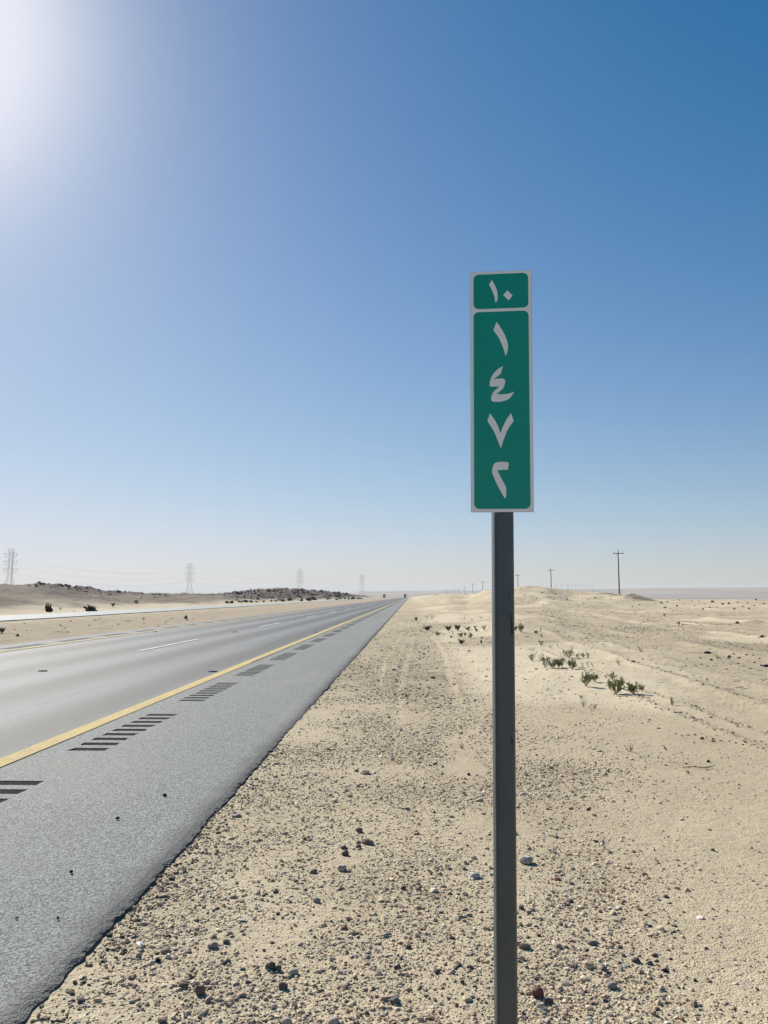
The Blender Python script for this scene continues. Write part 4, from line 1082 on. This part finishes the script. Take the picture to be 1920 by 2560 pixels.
# sagging conductors between neighbouring pylons
m_wire = simple('conductor', (.16, .16, .17), .5, .5)
X0, Y0, Z0, a0, _ = tops[0]; X1, Y1, Z1, _, _ = tops[1]
spans = [((X0-(X1-X0), Y0-(Y1-Y0), Z0-3), tops[0][:3])] + [(tops[k][:3], tops[k+1][:3]) for k in range(3)]
def armpt(tp, s, z_, a): return Vector((tp[0]+s*(a+1.9)/2*math.cos(R(12)), tp[1]+s*(a+1.9)/2*math.sin(R(12)), tp[2]-PH+z_-4.4))
for si, (p_, q_) in enumerate(spans):
    for z_, a in ARMS:
        for s in (-1, 1):
            A_, B_ = armpt(p_, s, z_, a), armpt(q_, s, z_, a); pts = []
            for k in range(17):
                u = k/16; v_ = A_.lerp(B_, u); v_.z -= 11*4*u*(1-u); pts.append(v_)
            o = MB().tube(pts, .045, 4, False).build('power_cable', m_wire)
            tag(o, 'one of the faint sagging power cables '+('running out left from the leftmost pylon', 'between the leftmost and second pylon', 'between the second and third pylon', 'between the third and fourth pylon')[si], 'power cable', 'power cables span '+'abcd'[si] if False else ('power cables left of the leftmost pylon', 'power cables of the first span', 'power cables of the second span', 'power cables of the third span')[si])
# tiny pylons on the far right horizon
def far_pylon():
    mb = MB(); 
    for k in range(4):
        sx_, sy_ = ((-1,-1),(1,-1),(1,1),(-1,1))[k]; mb.tube([(sx_*5.6,sy_*5.6,0),(sx_*2.3,sy_*2.3,22),(sx_*1.3,sy_*1.3,50)], .34, 4)
    for k in range(7):
        z0, z1 = 4+k*6.6, 4+(k+1)*6.6; w0 = np.interp(z0, [0,22,50], [5.6,2.3,1.3]); w1 = np.interp(z1, [0,22,50], [5.6,2.3,1.3])
        for sy_ in (-1, 1): mb.tube([(-w0,sy_*w0,z0),(w1,sy_*w1,z1)], .2, 4); mb.tube([(w0,sy_*w0,z0),(-w1,sy_*w1,z1)], .2, 4)
    for z_, a in ARMS: mb.tube([(-a,0,z_),(a,0,z_)], .4, 4)
    mb.tube([(-4.6,0,50),(4.6,0,50)], .35, 4)
    return mb.build('far_pylon', m_steel)
fp0 = far_pylon()
fx = [1303,1340,1367,1389,1406,1419,1430,1439,1447,1455,1463,1469,1475,1480]
for i_, px in enumerate(fx):
    dd = 4500*(1+.062*i_); q = ray(px, 1470); n_ = math.hypot(q.x, q.y); X_, Y_ = q.x/n_*dd, q.y/n_*dd
    o = fp0 if i_ == 0 else dup(fp0, (0,0,0), 0)
    o.location = (X_, Y_, float(T(X_, Y_))); o.rotation_euler.z = R(-35)
    tag(o, 'one of the very faint tiny pylons in a row on the far right horizon', 'pylon', 'tiny pylons on the far right horizon')

# ------------------------------------------------------------------ two lorries far down the road
m_box = simple('lorry_box', (.10, .105, .11), .6); m_box2 = simple('lorry_door', (.13, .135, .14), .55); m_rub = simple('rubber', (.02,.02,.02), .8); m_cab = simple('lorry_cab', (.35,.35,.36), .4); m_dk = simple('chassis', (.03,.03,.03), .7); m_lt = simple('tail_lamp', (.25,.02,.02), .3); m_flap = simple('mud_flap', (.45,.44,.42), .6)
def make_lorry():
    o = empty('lorry')
    body = MB().box(-1.27,1.27,0,11.5,1.35,4.15).build('cargo_box', m_box, o); bb = body.modifiers.new('bevel','BEVEL'); bb.width=.05
    for s in (-1, 1): MB().box(min(s*.02,s*1.22),max(s*.02,s*1.22),-.04,-.003,1.42,4.08).build('rear_door', m_box2, body)
    MB().box(-.5,.5,.2,11.8,.95,1.33).build('chassis', m_dk, o)
    MB().box(-1.2,1.2,-.02,.10,.55,.75).build('bumper', m_dk, o)
    for s in (-1, 1):
        MB().box(s*1.0-.14,s*1.0+.14,-.035,-.021,.60,.70).build('tail_lamp', m_lt, o)
        for yy in (1.4, 2.7, 4.0, 11.2, 14.3):
            wl = MB().tube([(s*.72,yy,.5),(s*1.20,yy,.5)], .5, 16).build('wheel', m_rub, o)
            MB().tube([(s*1.201,yy,.5),(s*1.22,yy,.5)], .26, 12).build('rim', m_cab, wl)
    MB().box(-.45,.45,.45,.48,.35,.9).build('mud_flap', m_flap, o)
    cab = MB().box(-1.22,1.22,12.5,14.9,.75,3.6).build('cab', m_cab, o); bc = cab.modifiers.new('bevel','BEVEL'); bc.width=.15; bc.segments=3
    MB().box(-1.05,1.05,14.88,14.92,2.2,3.2).build('windscreen', m_dk, cab)
    return o
l1 = make_lorry(); yy = 850; l1.location = (-5.6, yy, GRADE*yy+.01)
tag(l1, 'distant grey lorry seen from behind at the end of the near road', 'lorry', 'lorries far down the highway')
l2 = dup(l1, (-29.2, 880, GRADE*880+.05), math.pi)
tag(l2, 'distant dark lorry coming on the far carriageway beside the left hill', 'lorry', 'lorries far down the highway')

# ------------------------------------------------------------------ air
m_haze = bpy.data.materials.new('desert_haze'); m_haze.use_nodes = True; t = m_haze.node_tree; t.nodes.clear()
pv = t.nodes.new('ShaderNodeVolumePrincipled'); pv.inputs['Color'].default_value = (.66, .69, .74, 1); pv.inputs['Density'].default_value = 1.0e-4; pv.inputs['Anisotropy'].default_value = .1
ou = t.nodes.new('ShaderNodeOutputMaterial'); t.links.new(pv.outputs[0], ou.inputs['Volume'])
hz = MB().box(-24500, 24500, -24500, 24500, -60, 85).build('haze', m_haze); tag(hz, 'thin pale dust haze over the desert', 'haze', kind='stuff')
